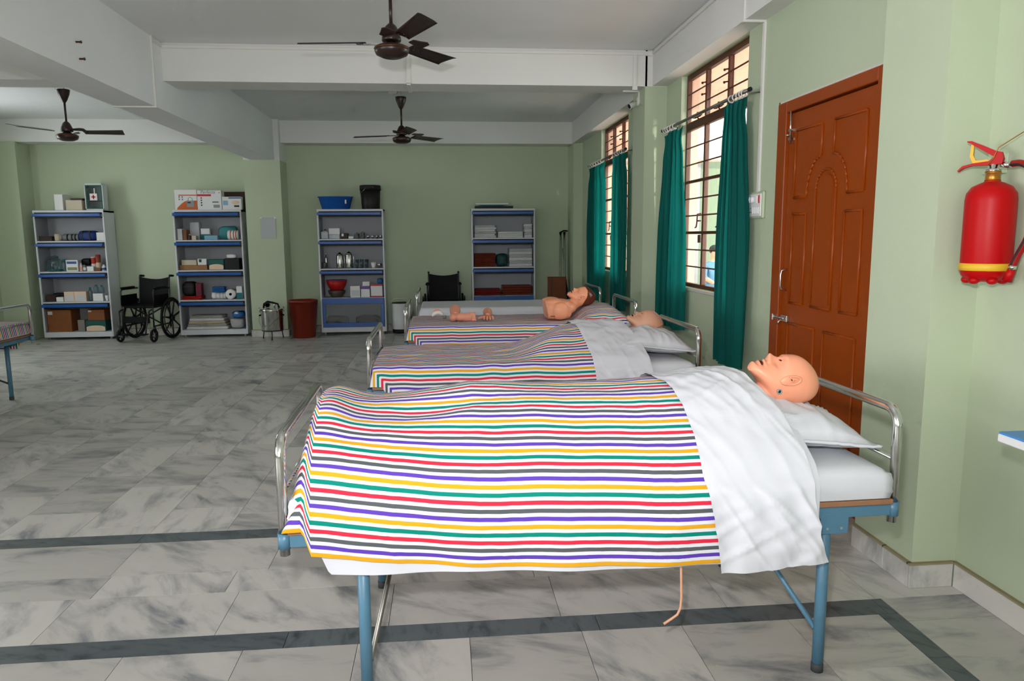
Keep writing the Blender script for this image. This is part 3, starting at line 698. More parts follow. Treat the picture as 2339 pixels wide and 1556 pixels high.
build_room(); build_outside()
for i_, (a_, b_) in enumerate(RIGHT_WIN): build_window(i_+1, a_, b_)
build_curtains(); build_door(); build_switchboard(); build_extinguisher(); build_overbed_table()
fan((-.30, 4.88, 2.665), 3.03, 'dark brown ceiling fan nearest the camera')
fan((-.46, 8.9, 2.625), 2.85, 'dark brown ceiling fan in the far bay above the bookcases')
fan((-4.07, 8.66, 2.61), 4.18, 'dark brown ceiling fan left of the main beam')
build_lamp_holder()

# ------------------------------------------------------------------ beds
BL, BW, ZM = 1.93, .84, .705          # length, width, mattress top
def bed(label, loc, rz=0):
    t = thing('hospital_bed', label, 'bed', loc, rz, 'steel hospital beds')
    def end(x, ztop, name):
        r, rc = .0155, .055
        pts = [(x, .016, .515), (x, .016, ztop-rc)]+[(x, .016+rc-rc*cos(a), ztop-rc+rc*sin(a)) for a in np.linspace(.15, pi/2, 8)]
        pts += [(x, BW-.016-rc+rc*sin(a), ztop-rc+rc*cos(a)) for a in np.linspace(0, pi/2-.15, 8)]+[(x, BW-.016, ztop-rc), (x, BW-.016, .515)]
        o = MB().tube(pts, r, 16).build(name, 'chrome', t)
        MB().tube([(x, .016, ztop-.165), (x, BW-.016, ztop-.165)], .0065, 10).build('cross_bar', 'chrome', o)
        for y in (.016, BW-.016):
            MB().tube([(x, y, .537), (x, y, .585)], .0195, 16).build('post_sleeve', 'bed_blue', o)
    end(0, .868, 'foot_rail'); end(BL, .888, 'head_rail')
    for y0 in (0, BW-.03):
        f = MB().box(.018, BL-.018, y0, y0+.004 if y0 == 0 else y0+.03, .543, .58, .001)
        f.box(.018, BL-.018, y0, y0+.03, .576, .58); f.build('side_rail', 'bed_blue', t)
    for x0 in (.02, BL-.05): MB().box(x0, x0+.03, .004, BW-.004, .545, .578, .001).build('end_rail', 'bed_blue', t)
    MB().box(.014, BL-.012, -.006, BW+.004, .581, .598, .002).build('plywood_deck', 'plywood', t)
    for x in (.225, BL-.225):
        for y in (.025, BW-.025):
            l = MB().tube([(x, y, .0), (x, y, .56)], .0185, 18).build('leg', 'bed_blue', t)
            MB().tube([(x, y, -.0), (x, y, .03)], .0195, 18).build('rubber_foot', 'bed_foot', l)
            yb = y-.026 if y < .4 else y+.022
            xa, xb = (x-.03, x+.065) if x > 1 else (x-.065, x+.03)
            p = MB().box(xa, xb, yb, yb+.004, .49, .556, .001).build('leg_bracket', 'bed_blue', l)
            for q in (.25, .75): MB().lathe([(.0045, 0), (.0045, .0008), (0, .0008)], 10, 'y', (xa+(xb-xa)*q, yb-.0012, .508)).build('bolt_hole', 'grommet', p)
        # brace from near leg up to the middle of the far end
        sg = -1 if x > 1 else 1
        MB().tube([(x+sg*.012, .03, .15), (x+sg*.14, BW-.05, .53)], .009, 10).build('brace', 'bed_blue' if x > 1 else 'dull_steel', t)
    return t

def wn(x, y, z=0.0, s=1.0): return noise.noise(Vector((x*s, y*s, z)))

def mattress(label, loc, rz, sheet='mattress_sheet', seed=0):
    n, m = 60, 40; vs = []; x0, x1 = .022, BL-.022; y0, y1 = .0, BW
    # rounded slab with slightly uneven top
    mb = MB(); nx, ny = 70, 36
    def P(u, v, top):
        x = x0+(x1-x0)*u; y = y0+(y1-y0)*v
        e = min(1, min(u, 1-u)*18, min(v, 1-v)*11); rr = .022
        dz = rr*(1-sqrt(max(0, 1-(1-e)**2)))
        z = (ZM-dz+.003*wn(x*3, y*3, seed)) if top else .600
        return (x, y, z)
    vs = [P(i/nx, j/ny, True) for i in range(nx+1) for j in range(ny+1)]
    fs = [(i*(ny+1)+j, (i+1)*(ny+1)+j, (i+1)*(ny+1)+j+1, i*(ny+1)+j+1) for i in range(nx) for j in range(ny)]
    mb.add(vs, fs, True)
    # sides with soft wrinkles
    ring = [(i/nx, 0) for i in range(nx+1)]+[(1, j/ny) for j in range(1, ny+1)]+[(i/nx, 1) for i in range(nx-1, -1, -1)]+[(0, j/ny) for j in range(ny-1, 0, -1)]
    K = 7; sv = []
    for k in range(K+1):
        for (u, v) in ring:
            x, y, z = P(u, v, True); q = k/K; zz = z+(.6005-z)*q
            b = .005*sin(pi*q)+.005*wn(x*9, zz*30+y*9, 3+seed)*sin(pi*min(1, q*1.4))+.004*max(0, 1-abs(wn(x*6+zz*14, zz*22+y*6, 9+seed))*5)*sin(pi*q)
            nxv = (-1 if u == 0 else 1 if u == 1 else 0); nyv = (-1 if v == 0 else 1 if v == 1 else 0)
            sv.append((x+nxv*b, y+nyv*b, zz))
    R = len(ring)
    mb.add(sv, [(k*R+i, k*R+(i+1) % R, (k+1)*R+(i+1) % R, (k+1)*R+i) for k in range(K) for i in range(R)], True)
    o = mb.build('mattress', sheet, None, loc, rz)
    return tag(o, label, 'mattress', 'mattresses on the beds')

PITCHV = .0245*5
def cover(name, label, cat, loc, rz, H, x0, x1, hem, m, off=.006, seed=0, amp=.0025, cap=True, mitre=True, far=.14, group=None, xwarp=None, foot_z=.604, flare=.01, nx=170, wr=10, capw=.07, side=None, from_hem=False, crease=0.0):
    """cloth laid over mattress and whatever lies on it; rows go from near hem, over the top, to the far hem"""
    ns, nt_, nf = 26, 84, 10
    xs = np.linspace(0, 1, nx)
    uv = []; vs = []
    for i in range(nx):
        u = xs[i]
        col = []
        # top profile
        for r in range(ns+nt_+nf):
            if r < ns: q = 1-r/(ns); s = ('n', q)              # q 1 at hem .. 0 at edge
            elif r < ns+nt_: s = ('t', (r-ns)/(nt_-1))
            else: s = ('f', (r-ns-nt_+1)/nf)
            v_for = q if r < ns else 0
            if xwarp: xa, xb = xwarp(r, ns, nt_, nf)
            else: xa, xb = x0, x1
            x = xa+(xb-xa)*u
            S = sin(pi/2*min(1, max(0.02, (x-x0+.001)/capw))) if cap else 1.0
            zt = hem(x); base = foot_z
            edge = base+(ZM-base)*S
            if s[0] == 'n':
                ze = edge+(off-.020)*min(1, S*1.2); z = ze+(zt-ze)*q if zt < ze else ze
                fl = flare*max(0, q-.35)+.006*sin(x*wr+seed)*q*q+.004*sin(x*wr*2.7+1+seed)*q
                y = -off*.3-(off*.7+.004)*min(1, q*8)-fl-.0072*sin(pi/2*min(1, q*6))
                if side: y -= side(x, q)
            elif s[0] == 't':
                y = -off*.3 + (BW+off*.6)*s[1]
                e = min(s[1], 1-s[1])*BW; rnd_ = .018*(max(0, 1-e/.03))**2
                z = base + (ZM+off+H(x, y)-base)*S - rnd_
            else:
                z = edge-far*s[1]; y = BW+off+.004
            d = amp*(wn(x*7, y*9+z*7, seed)+.6*wn(x*15, y*21+z*15, seed+5))
            if crease:
                for (fx, fz, k_) in ((9, 6, 0), (5, -11, 3), (14, 13, 8)):
                    zz_ = z if s[0] == 'n' else .70+y*.8
                    d += crease*max(0, 1-abs(wn(x*fx+zz_*fz, x*2.2-zz_*1.3, seed+k_))*5)*(.25+.75*max(0, wn(x*4, zz_*4, seed+k_+1)+.3))*(1 if s[0] == 'n' else .45)
            if s[0] == 't': z += d
            else: y += d*(-1 if s[0] == 'n' else 1)*min(1, (q*4 if s[0] == 'n' else 1))
            col.append((x, y, z))
        # arc length, zero at the near top edge
        acc = [0]*len(col)
        for r in range(ns+1, len(col)): acc[r] = acc[r-1]+sqrt((col[r][1]-col[r-1][1])**2+(col[r][2]-col[r-1][2])**2)
        for r in range(ns-1, -1, -1): acc[r] = acc[r+1]-sqrt((col[r][1]-col[r+1][1])**2+(col[r][2]-col[r+1][2])**2)
        if from_hem: a0 = acc[0]; acc = [v-a0-.2665 for v in acc]
        if mitre:
            for r in range(ns):
                lim = (col[r][0]-.012)*1.05
                if -acc[r] > lim > -.05: acc[r] = -max(lim, 0)
        vs += col; uv += [(col[r][0], (acc[r]+.2665)/PITCHV) for r in range(len(col))]
    N = ns+nt_+nf
    fs = [(i*N+j, (i+1)*N+j, (i+1)*N+j+1, i*N+j+1) for i in range(nx-1) for j in range(N-1)]
    me = bpy.data.meshes.new(name); me.from_pydata(vs, [], fs); me.materials.append(M[m])
    l = me.uv_layers.new(name='UVMap'); buf = np.zeros(len(me.loops)*2, dtype=np.float32); idx = np.zeros(len(me.loops), dtype=np.int32)
    me.loops.foreach_get('vertex_index', idx); U = np.array(uv, dtype=np.float32)
    l.data.foreach_set('uv', U[idx].ravel())
    me.polygons.foreach_set('use_smooth', [True]*len(me.polygons))
    o = bpy.data.objects.new(name, me); COL.objects.link(o); o.location = loc; o.rotation_euler.z = rz
    return tag(o, label, cat, group)

def pillow(label, loc, rz, lx, ly, h, x0, y0, z0, tilt=0, seed=0, name='pillow'):
    n, m = 46, 60; top = []; bot = []
    mb = MB(); fl = .035
    for i in range(n+1):
        for j in range(m+1):
            u, v = -1+2*i/n, -1+2*j/m
            pin = 1-.06*(1-u*u)*0; x = u*lx/2*(1-.05*(1-abs(v))); y = v*ly/2*(1-.05*(1-abs(u)))
            du = max(0, 1-(abs(u)/.9)**2.4) if abs(u) < .9 else 0; dv = max(0, 1-(abs(v)/.93)**2.6) if abs(v) < .93 else 0
            b = (du*dv)**.52
            w = .010*wn(x*9, y*8, seed)+.007*max(0, 1-abs(wn(x*12+y*6, y*5-x*3, seed+7))*6)+.003*wn(x*25, y*19, seed+2)
            sag = -.012*(abs(u)**4+abs(v)**4)*(1 if abs(u*v) < .9 else .2)
            top.append((x, y, b*h*.62+w*(.35+b)+sag*.3+.004)); bot.append((x, y, -b*h*.38+w*.35+sag*.3-.004))
    N = m+1; fs = [(i*N+j, (i+1)*N+j, (i+1)*N+j+1, i*N+j+1) for i in range(n) for j in range(m)]
    K = len(top); f2 = fs+[tuple(K+q for q in f[::-1]) for f in fs]
    ed = [i*N for i in range(n+1)]+[n*N+j for j in range(1, m+1)]+[i*N+m for i in range(n-1, -1, -1)]+[j for j in range(m-1, 0, -1)]
    for p, q in zip(ed, ed[1:]+ed[:1]): f2.append((p, q, q+K, p+K))
    mtx = Matrix.Translation((x0, y0, z0)) @ Matrix.Rotation(tilt, 4, 'Y')
    mb.add(top+bot, f2, True, mtx)
    o = mb.build(name, 'pillow_linen', None, loc, rz); return tag(o, label, 'pillow', 'bed pillows')

# ------------------------------------------------------------------ mannequins
def interp(x, pts):
    xp, yp = zip(*pts); return np.interp(x, xp, yp)
def head_solid(mb, mtx, feat=1.0):
    """head lying face up; +x runs from chin to crown, +z is the face side; origin near its middle"""
    N, K = 90, 72; X0, X1 = -.1365, .1275; vs = []
    top = [(-.1365, .040), (-.128, .058), (-.115, .061), (-.10, .056), (-.085, .060), (-.065, .062), (-.04, .066), (-.02, .080), (.0, .0885), (.02, .090), (.045, .087), (.065, .077), (.085, .061), (.103, .040), (.116, .016), (.1275, -.010)]
    bot = [(-.1365, .034), (-.128, .022), (-.118, .013), (-.108, .004), (-.096, -.012), (-.075, -.058), (-.055, -.085), (-.03, -.092), (.03, -.091), (.07, -.087), (.095, -.076), (.112, -.058), (.122, -.036), (.1275, -.018)]
    wid = [(-.1365, .010), (-.131, .026), (-.12, .038), (-.10, .048), (-.075, .057), (-.045, .065), (-.01, .072), (.03, .077), (.06, .075), (.085, .066), (.105, .052), (.119, .033), (.1275, .008)]
    from_ = lambda a, x: interp(x, a)
    for i in range(N+1):
        tt = i/N; x = X0+(X1-X0)*(.5-.5*cos(pi*tt))
        # light smoothing of the profiles
        zt = np.mean([from_(top, x+d) for d in (-.006, -.003, 0, .003, .006)]); zb = np.mean([from_(bot, x+d) for d in (-.008, -.004, 0, .004, .008)]); w = np.mean([from_(wid, x+d) for d in (-.006, 0, .006)])
        zc, hh = (zt+zb)/2, (zt-zb)/2
        for k in range(K):
            a = 2*pi*k/K; c_, s_ = cos(a), sin(a)
            e = .86
            yy = w*math.copysign(abs(c_)**e, c_); zz = zc+hh*math.copysign(abs(s_)**e, s_)
            if s_ > 0: yy *= 1-.16*s_**1.5
            vs.append((x, yy, zz))
    fs = [(i*K+k, i*K+(k+1) % K, (i+1)*K+(k+1) % K, (i+1)*K+k) for i in range(N) for k in range(K)]
    fs += [tuple(range(K))[::-1], tuple(N*K+k for k in range(K))]
    mb.add(vs, fs, True, mtx)
def remesh(mb, voxel, smooth, name='tmp'):
    ob = mb.build(name, 'linen', fix=False); md = ob.modifiers.new('r', 'REMESH'); md.mode = 'VOXEL'; md.voxel_size = voxel; md.use_smooth_shade = True
    if smooth: s = ob.modifiers.new('s', 'SMOOTH'); s.iterations = smooth; s.factor = .5
    dg = bpy.context.evaluated_depsgraph_get(); dg.update()
    me = bpy.data.meshes.new_from_object(ob.evaluated_get(dg)); old = ob.data
    bpy.data.objects.remove(ob); bpy.data.meshes.remove(old)
    return me
def face_features(me, inv, feat=1.0):
    mtx = inv.inverted(); n = len(me.vertices)
    co = np.zeros(n*3); me.vertices.foreach_get('co', co); co = co.reshape(-1, 3)
    A = np.array(inv); L = co @ A[:3, :3].T + A[:3, 3]
    x, y, z = L.T
    front = sstep(.01, .045, z)
    g = lambda cx, sx, cy, sy: np.exp(-((x-cx)/sx)**2-((np.abs(y)-cy)/sy)**2)
    d = np.zeros(n)
    # nose: rises from the brow towards the tip, ends sharply above the lip
    nh = np.interp(x, [-.075, -.070, -.066, -.060, -.045, -.030, -.015], [0, .016, .030, .032, .020, .008, 0]); nw = np.interp(x, [-.07, -.06, -.03], [.0155, .0135, .0095])
    d += nh*np.exp(-(np.abs(y)/nw)**2.4)
    d += .007*g(-.066, .008, .014, .006)                                   # nostril wings
    d += .013*g(-.0835, .0058, .0, .020) + .012*g(-.103, .0065, .0, .019)    # lips
    d -= .016*g(-.0935, .0040, .0, .016)                                   # open mouth
    d -= .005*g(-.112, .006, .0, .02)
    d += .006*g(-.125, .008, .0, .018)                                     # chin
    d -= .011*g(-.034, .015, .030, .015) ; d += .006*g(-.034, .009, .030, .011)  # eye sockets, lids
    d += .004*g(-.008, .010, .026, .022)                                   # brow ridge
    d += .003*g(-.06, .02, .040, .018)                                     # cheek
    L[:, 2] += d*front*feat
    B = np.array(mtx); out = L @ B[:3, :3].T + B[:3, 3]
    me.vertices.foreach_set('co', out.ravel()); me.update()
def make_ear(t, mtx, m, side=-1):
    # ear: raised shell with a curled rim, long axis tipped towards the crown
    A = mtx @ Matrix.Translation((-.012, side*.071, .008)) @ Matrix.Rotation(-.12, 4, 'Y')
    e = MB().ellipsoid((0, side*.003, 0), (.037, .009, .019), 24, 12, 1, A).build('ear', m, t)
    rim = [A @ Vector((.030*cos(a)+.004, side*(.010+.003*sin(a)), .015*sin(a))) for a in np.linspace(-2.7, 2.0, 26)]
    MB().tube(rim, [.0030+.0016*sin(pi*i/25) for i in range(26)], 8).build('ear_rim', m, e)
    inn = [A @ Vector(p) for p in ((.012, side*.012, .002), (.004, side*.013, -.004), (-.003, side*.013, -.002), (-.006, side*.012, .006))]
    MB().tube(inn, [.002, .003, .003, .002], 8).build('ear_fold', m, e)
    MB().ellipsoid((-.002, side*.0115, .003), (.006, .002, .004), 10, 6, 1, A).build('ear_hollow', 'clamp_brown', e)

def patient(label, loc, mtx, m, feat=1.0, ear=True, details=True):
    """training mannequin: head, neck and shoulders in one skin, hidden below the sheet from the chest down"""
    t = thing('mannequin', label, 'mannequin', loc)
    mb = MB(); head_solid(mb, mtx)
    nk = [mtx @ Vector(p) for p in ((-.02, 0, -.037), (-.06, 0, -.050), (-.10, 0, -.063), (-.16, 0, -.072), (-.22, 0, -.085))]
    mb.tube(nk, [.050, .046, .043, .045, .058], 32)
    mb.ellipsoid(tuple(mtx @ Vector((-.27, 0, -.105))), (.075, .15, .05), 32, 18)
    me = remesh(mb, .0034, 5); face_features(me, mtx.inverted(), feat)
    for p in me.polygons: p.use_smooth = True
    me.materials.clear(); me.materials.append(M[m])
    b = bpy.data.objects.new('body', me); COL.objects.link(b); b.parent = t
    if ear:
        for s_ in (-1, 1): make_ear(b, mtx, m, s_)
    if details:
        MB().ellipsoid((-.0935, 0, .0585), (.0062, .017, .008), 16, 10, 1, mtx).build('mouth', 'mouth_dark', b)
        for s_ in (-1, 1): MB().ellipsoid((-.034, s_*.030, .0735), (.0022, .012, .003), 14, 8, 1, mtx).build('eye', 'eye_dark', b)
    return t, b

def build_beds():
    # --- nearest bed
    L1, r1 = (-.487, 2.105, 0), .024
    bed('nearest steel hospital bed with blue legs and chrome rails', L1, r1)
    mattress('white sheeted mattress of the nearest bed', L1, r1)
    ridge = [(-.1, .17), (.02, .175), (.08, .185), (.16, .183), (.26, .180), (.36, .186), (.48, .205), (.58, .222), (.76, .214), (.93, .208), (1.1, .211), (1.3, .222), (1.40, .236), (1.52, .238), (1.60, .225), (1.68, .19), (1.8, .12)]
    def H1(x, y):
        s = min(max(y/BW, 0), 1)
        a = float(interp(x, ridge))
        prof = sin(pi*s)**(.92-.42*math.exp(-((x-.12)/.22)**2))
        toes = .035*math.exp(-((x-.11)/.06)**2-((y-.27)/.12)**2)+.03*math.exp(-((x-.12)/.07)**2-((y-.5)/.12)**2)
        dip = -.022*math.exp(-((x-.52)/.28)**2-((y-.27-.10*(x-.3))/.06)**2)
        knee = .012*math.exp(-((x-.62)/.2)**2-((y-.34)/.1)**2)
        return a*prof+toes*prof+dip+knee
    def hem1(x):
        if x < .062: return .604
        h = float(interp(x, [(.06, .528), (.2, .505), (.32, .487), (.58, .461), (.85, .444), (1.12, .434), (1.4, .426)]))+.004*sin(9*x)
        return .604+(h-.604)*min(1, (x-.062)/.02)
    cover('striped_blanket', 'multicolour striped blanket over the nearest mannequin', 'blanket', L1, r1, H1, .004, 1.50, hem1, 'striped', .010, 1, .0032, mitre=False, from_hem=True, crease=.0022, group='striped bed covers', wr=8, side=lambda x, q: .012*sin(pi*q)+.006*sin(x*5+2)*q)
    hemw = lambda x: .604 if x < .075 else max(float(interp(x, [(.1, .463), (.3, .450), (.55, .438), (.85, .426), (1.3, .414), (1.66, .405)]))-.003*sin(7*x), .604-(x-.075)*2.6)
    cover('bed_sheet', 'white bed sheet hanging below the striped blanket on nearest bed', 'sheet', L1, r1, lambda x, y: H1(x, y)*.9-.004, .02, 1.66, hemw, 'linen', .002, 1, .001, mitre=False, flare=.0, far=.1, wr=8)
    def warp(r, ns, nt_, nf):
        # slanting edges of the turned-down sheet: near hem .. edge .. ridge
        if r < ns: q = 1-r/ns; return 1.275+.052*q, 1.63+.045*q-.02*sin(pi*q)
        s = (r-ns)/(nt_-1) if r < ns+nt_ else 1
        k = min(1, s/.5)
        return 1.275-.035*k+.02*sin(pi*k)+(.02*max(0, s-.5)), 1.63-.085*k**1.3+.03*max(0, s-.5)
    hemf = lambda x: .402+.03*max(0, (x-1.33)/.35)*0.6-.004*sin(14*x)
    cover('turned_down_sheet', 'white sheet folded across the chest of the nearest mannequin', 'sheet', L1, r1, H1, 0, 1, hemf, 'linen', .020, 9, .006, cap=False, mitre=False, crease=.013, group='turned down sheets', xwarp=warp, nx=90, wr=21, flare=.012, side=lambda x, q: .016*sin(pi*q)+.014*q)
    pillow('plump white pillow under the nearest mannequin head', L1, r1, .47, .68, .14, 1.70, .43, .768, .10, 2)
    mt = Matrix.Translation((1.2235, 2.515, .927)) @ Matrix.Rotation(.03, 4, 'Y')
    t, b = patient('bald peach training mannequin lying in the nearest bed', (0, 0, 0), mt, 'skin_peach')
    p = mt @ Vector((-.0455, -.0625, -.034))
    g = MB().lathe([(.0055, 0), (.0095, 0), (.0095, -.005), (.0055, -.005), (.0055, 0)], 24, 'y', p).build('port_ring', 'grommet', b)
    MB().lathe([(.006, .0005), (.006, -.003), (0, -.003)], 20, 'y', p).build('port_hole', 'grommet_dark', g)
    q = mt @ Vector((-.072, -.055, -.085)); MB().ellipsoid(q, (.022, .012, .013), 18, 12).build('neck_clamp', 'clamp_brown', b)
    # catheter tube dropping below the sheet
    pts = [(.735, 2.30, .58), (.735, 2.22, .50), (.742, 2.18, .42), (.745, 2.18, .34), (.747, 2.18, .28), (.745, 2.18, .245), (.735, 2.18, .222), (.715, 2.18, .208), (.69, 2.18, .192)]
    tag(MB().tube(pts, .0042, 10).build('catheter_tube', 'tube_tan'), 'tan rubber tube hanging under the nearest bed', 'tube')

    # --- second bed
    L2 = (-.435, 4.16, 0)
    bed('second steel hospital bed from the camera', L2)
    mattress('white sheeted mattress of the second bed', L2, 0, seed=2)
    rid2 = [(0, .01), (.6, .012), (.85, .035), (1.0, .09), (1.15, .16), (1.28, .19), (1.45, .19), (1.58, .185), (1.7, .16)]
    def H2(x, y):
        s = min(max(y/BW, 0), 1); fl = .006*wn(x*4, y*6, 3)+.006*wn(x*9, y*14, 5)
        return float(interp(x, rid2))*sin(pi*s)**1.0 + fl + .03*math.exp(-((x-1.05)/.12)**2-((y-.2-.3*(x-1))/.1)**2)
    hem2 = lambda x: .604 if x < .07 else max(.42, .604-(x-.07)*1.6)
    cover('striped_blanket', 'striped blanket on second bed with white sheet folded over it', 'blanket', L2, 0, H2, .004, 1.40, hem2, 'striped', .010, 12, .0035, group='striped bed covers', capw=.02)
    def warp2(r, ns, nt_, nf):
        if r < ns: q = 1-r/ns; return 1.295+.03*q, 1.635+.05*q
        s = (r-ns)/(nt_-1) if r < ns+nt_ else 1; k = min(1, s/.5)
        return 1.295-.07*k, 1.635-.11*k**1.2+.03*max(0, s-.5)
    cover('turned_down_sheet', 'white sheet folded across the chest on the second bed', 'sheet', L2, 0, H2, 0, 1, lambda x: .44, 'linen', .018, 15, .007, cap=False, mitre=False, crease=.009, group='turned down sheets', xwarp=warp2, nx=80, wr=19, side=lambda x, q: .012*q)
    pillow('white pillow on second bed, corner sticking out', L2, 0, .47, .66, .15, 1.72, .42, .775, .10, 6)
    mt2 = Matrix.Translation((1.275, 4.55, .893)) @ Matrix.Rotation(-.06, 4, 'Y') @ Matrix.Scale(.90, 4)
    t2, b2 = patient('tan cloth faced mannequin lying in the second bed', (0, 0, 0), mt2, 'skin_tan', .75, ear=False)
    seam = [mt2 @ Vector((x, -interp(x, [(-.09, .05), (-.03, .068), (.04, .076), (.09, .062), (.115, .04)])-.0015, -.045+.10*(x+.05)+.04*max(0, x-.06)*6*.5)) for x in np.linspace(-.085, .112, 24)]
    MB().tube(seam, .0016, 6).build('seam', 'clamp_brown', b2)

    # --- third bed: bedspread tucked over a pillow, anatomy parts lying on it
    L3 = (-.322, 6.03, 0)
    bed('third steel hospital bed, with the chest mannequin on it', L3)
    mattress('mattress of the third bed under the striped spread', L3, 0, seed=5)
    def H3(x, y):
        s = min(max(y/BW, 0), 1)
        p = .125*math.exp(-((x-1.68)/.20)**4)*(sin(pi*min(1, max(0, s*1.02)))**.35 if 0 < s < 1 else 0)
        return p+.004*wn(x*5, y*8, 2)+.012*wn(x*9, y*5, 7)*sstep(1.2, 1.5, np.array(x)).item()
    hem3 = lambda x: .604 if x < .06 else max(.40, .604-(x-.06)*1.7)
    cover('striped_blanket', 'striped bedspread on third bed, drawn up over the pillow', 'blanket', L3, 0, H3, .004, 1.90, hem3, 'striped', .010, 21, .0035, group='striped bed covers', capw=.02)

    # --- fourth bed: plain white
    L4 = (-.285, 7.62, 0)
    bed('fourth hospital bed, with plain white sheet', L4)
    mattress('mattress of the fourth bed', L4, 0, seed=8)
    cover('bed_sheet', 'plain smooth white sheet on fourth bed', 'sheet', L4, 0, lambda x, y: .002*wn(x*3, y*4, 2), .012, 1.915, lambda x: .50, 'linen', .006, 31, .0015, mitre=False, capw=.03)
    # --- bed at the left border, its foot towards the middle of the room
    L5 = (-3.73, 6.97, 0)
    bed('hospital bed cut by the left border', L5, pi)
    mattress('mattress of the bed at left border', L5, pi, seed=9)
    cover('striped_blanket', 'striped blanket on the bed at left border', 'blanket', L5, pi, lambda x, y: .004*wn(x*4, y*5, 1), .004, 1.9, lambda x: .604 if x < .07 else max(.46, .604-(x-.07)*1.6), 'striped', .010, 41, .003, group='striped bed covers', capw=.02, nx=110)
build_beds()

def build_chest_mannequin():
    t = thing('chest_mannequin', 'head and chest training mannequin with brown hair on the third bed', 'mannequin', (0, 0, 0))
    c = Vector((.985, 6.40, .80)); mt = Matrix.Translation((1.212, 6.40, .912)) @ Matrix.Rotation(-.16, 4, 'Y') @ Matrix.Scale(.93, 4)
    mb = MB(); head_solid(mb, mt)
    mb.tube([mt @ Vector(p) for p in ((-.02, 0, -.03), (-.08, 0, -.05), (-.13, 0, -.075), (-.17, 0, -.10))], [.05, .052, .054, .062], 30)
    # ribcage slab, cut off square below the chest, with shoulders and chest muscles
    mb.ellipsoid((.985, 6.40, .805), (.125, .175, .088), 40, 24, .55)
    for s in (-1, 1):
        mb.ellipsoid((.995, 6.40+s*.150, .800), (.075, .055, .076), 28, 18, .85)
        mb.ellipsoid((.945, 6.40+s*.075, .872), (.085, .08, .035), 26, 16)
        mb.ellipsoid((1.075, 6.40+s*.07, .822), (.075, .08, .055), 26, 16)
        mb.tube([(1.02, 6.40+s*.13, .85), (1.06, 6.40+s*.05, .862), (1.075, 6.40, .858)], [.016, .013, .01], 14)
    me = remesh(mb, .004, 6); face_features(me, mt.inverted(), 1.0)
    # slanting flat cut at the chest end
    n = len(me.vertices); co = np.zeros(n*3); me.vertices.foreach_get('co', co); co = co.reshape(-1, 3)
    lim = .862+(.93-co[:, 2])*.16; co[:, 0] = np.maximum(co[:, 0], lim); co[:, 2] = np.maximum(co[:, 2], .7205); me.vertices.foreach_set('co', co.ravel()); me.update()
    for p in me.polygons: p.use_smooth = True
    me.materials.clear(); me.materials.append(M['skin_cpr'])
    b = bpy.data.objects.new('body', me); COL.objects.link(b); b.parent = t
    # moulded hair: shell over the back of the head
    hb = MB(); head_solid(hb, mt @ Matrix.Scale(1.035, 4)); hm = remesh(hb, .004, 3)
    bm = bmesh.new(); bm.from_mesh(hm); inv = mt.inverted()
    dele = [v for v in bm.verts if (lambda q: q.x < np.interp(q.z, [-.1, -.05, 0, .05, .1], [-.035, .0, .036, .052, .040]))(inv @ v.co)]
    bmesh.ops.delete(bm, geom=dele, context='VERTS'); bmesh.ops.solidify(bm, geom=bm.faces[:], thickness=.004); bm.to_mesh(hm); bm.free()
    for p in hm.polygons: p.use_smooth = True
    hm.materials.clear(); hm.materials.append(M['hair_brown'])
    h = bpy.data.objects.new('hair', hm); COL.objects.link(h); h.parent = t
    for s_ in (-1, 1): make_ear(b, mt @ Matrix.Translation((-.012, 0, -.012)), 'skin_cpr', s_)
    MB().ellipsoid((-.0935, 0, .0585), (.004, .015, .007), 14, 8, 1, mt).build('mouth', 'lip_red', b)
    ln = [mt @ Vector((-.118+.0*a, -.062*cos(a)+.0, -.005+.055*sin(a)-.02)) for a in np.linspace(-.2, 2.2, 16)]
    MB().box(.905, .985, 6.214, 6.2175, .757, .763).build('printed_line', 'clamp_brown', b)
build_chest_mannequin()

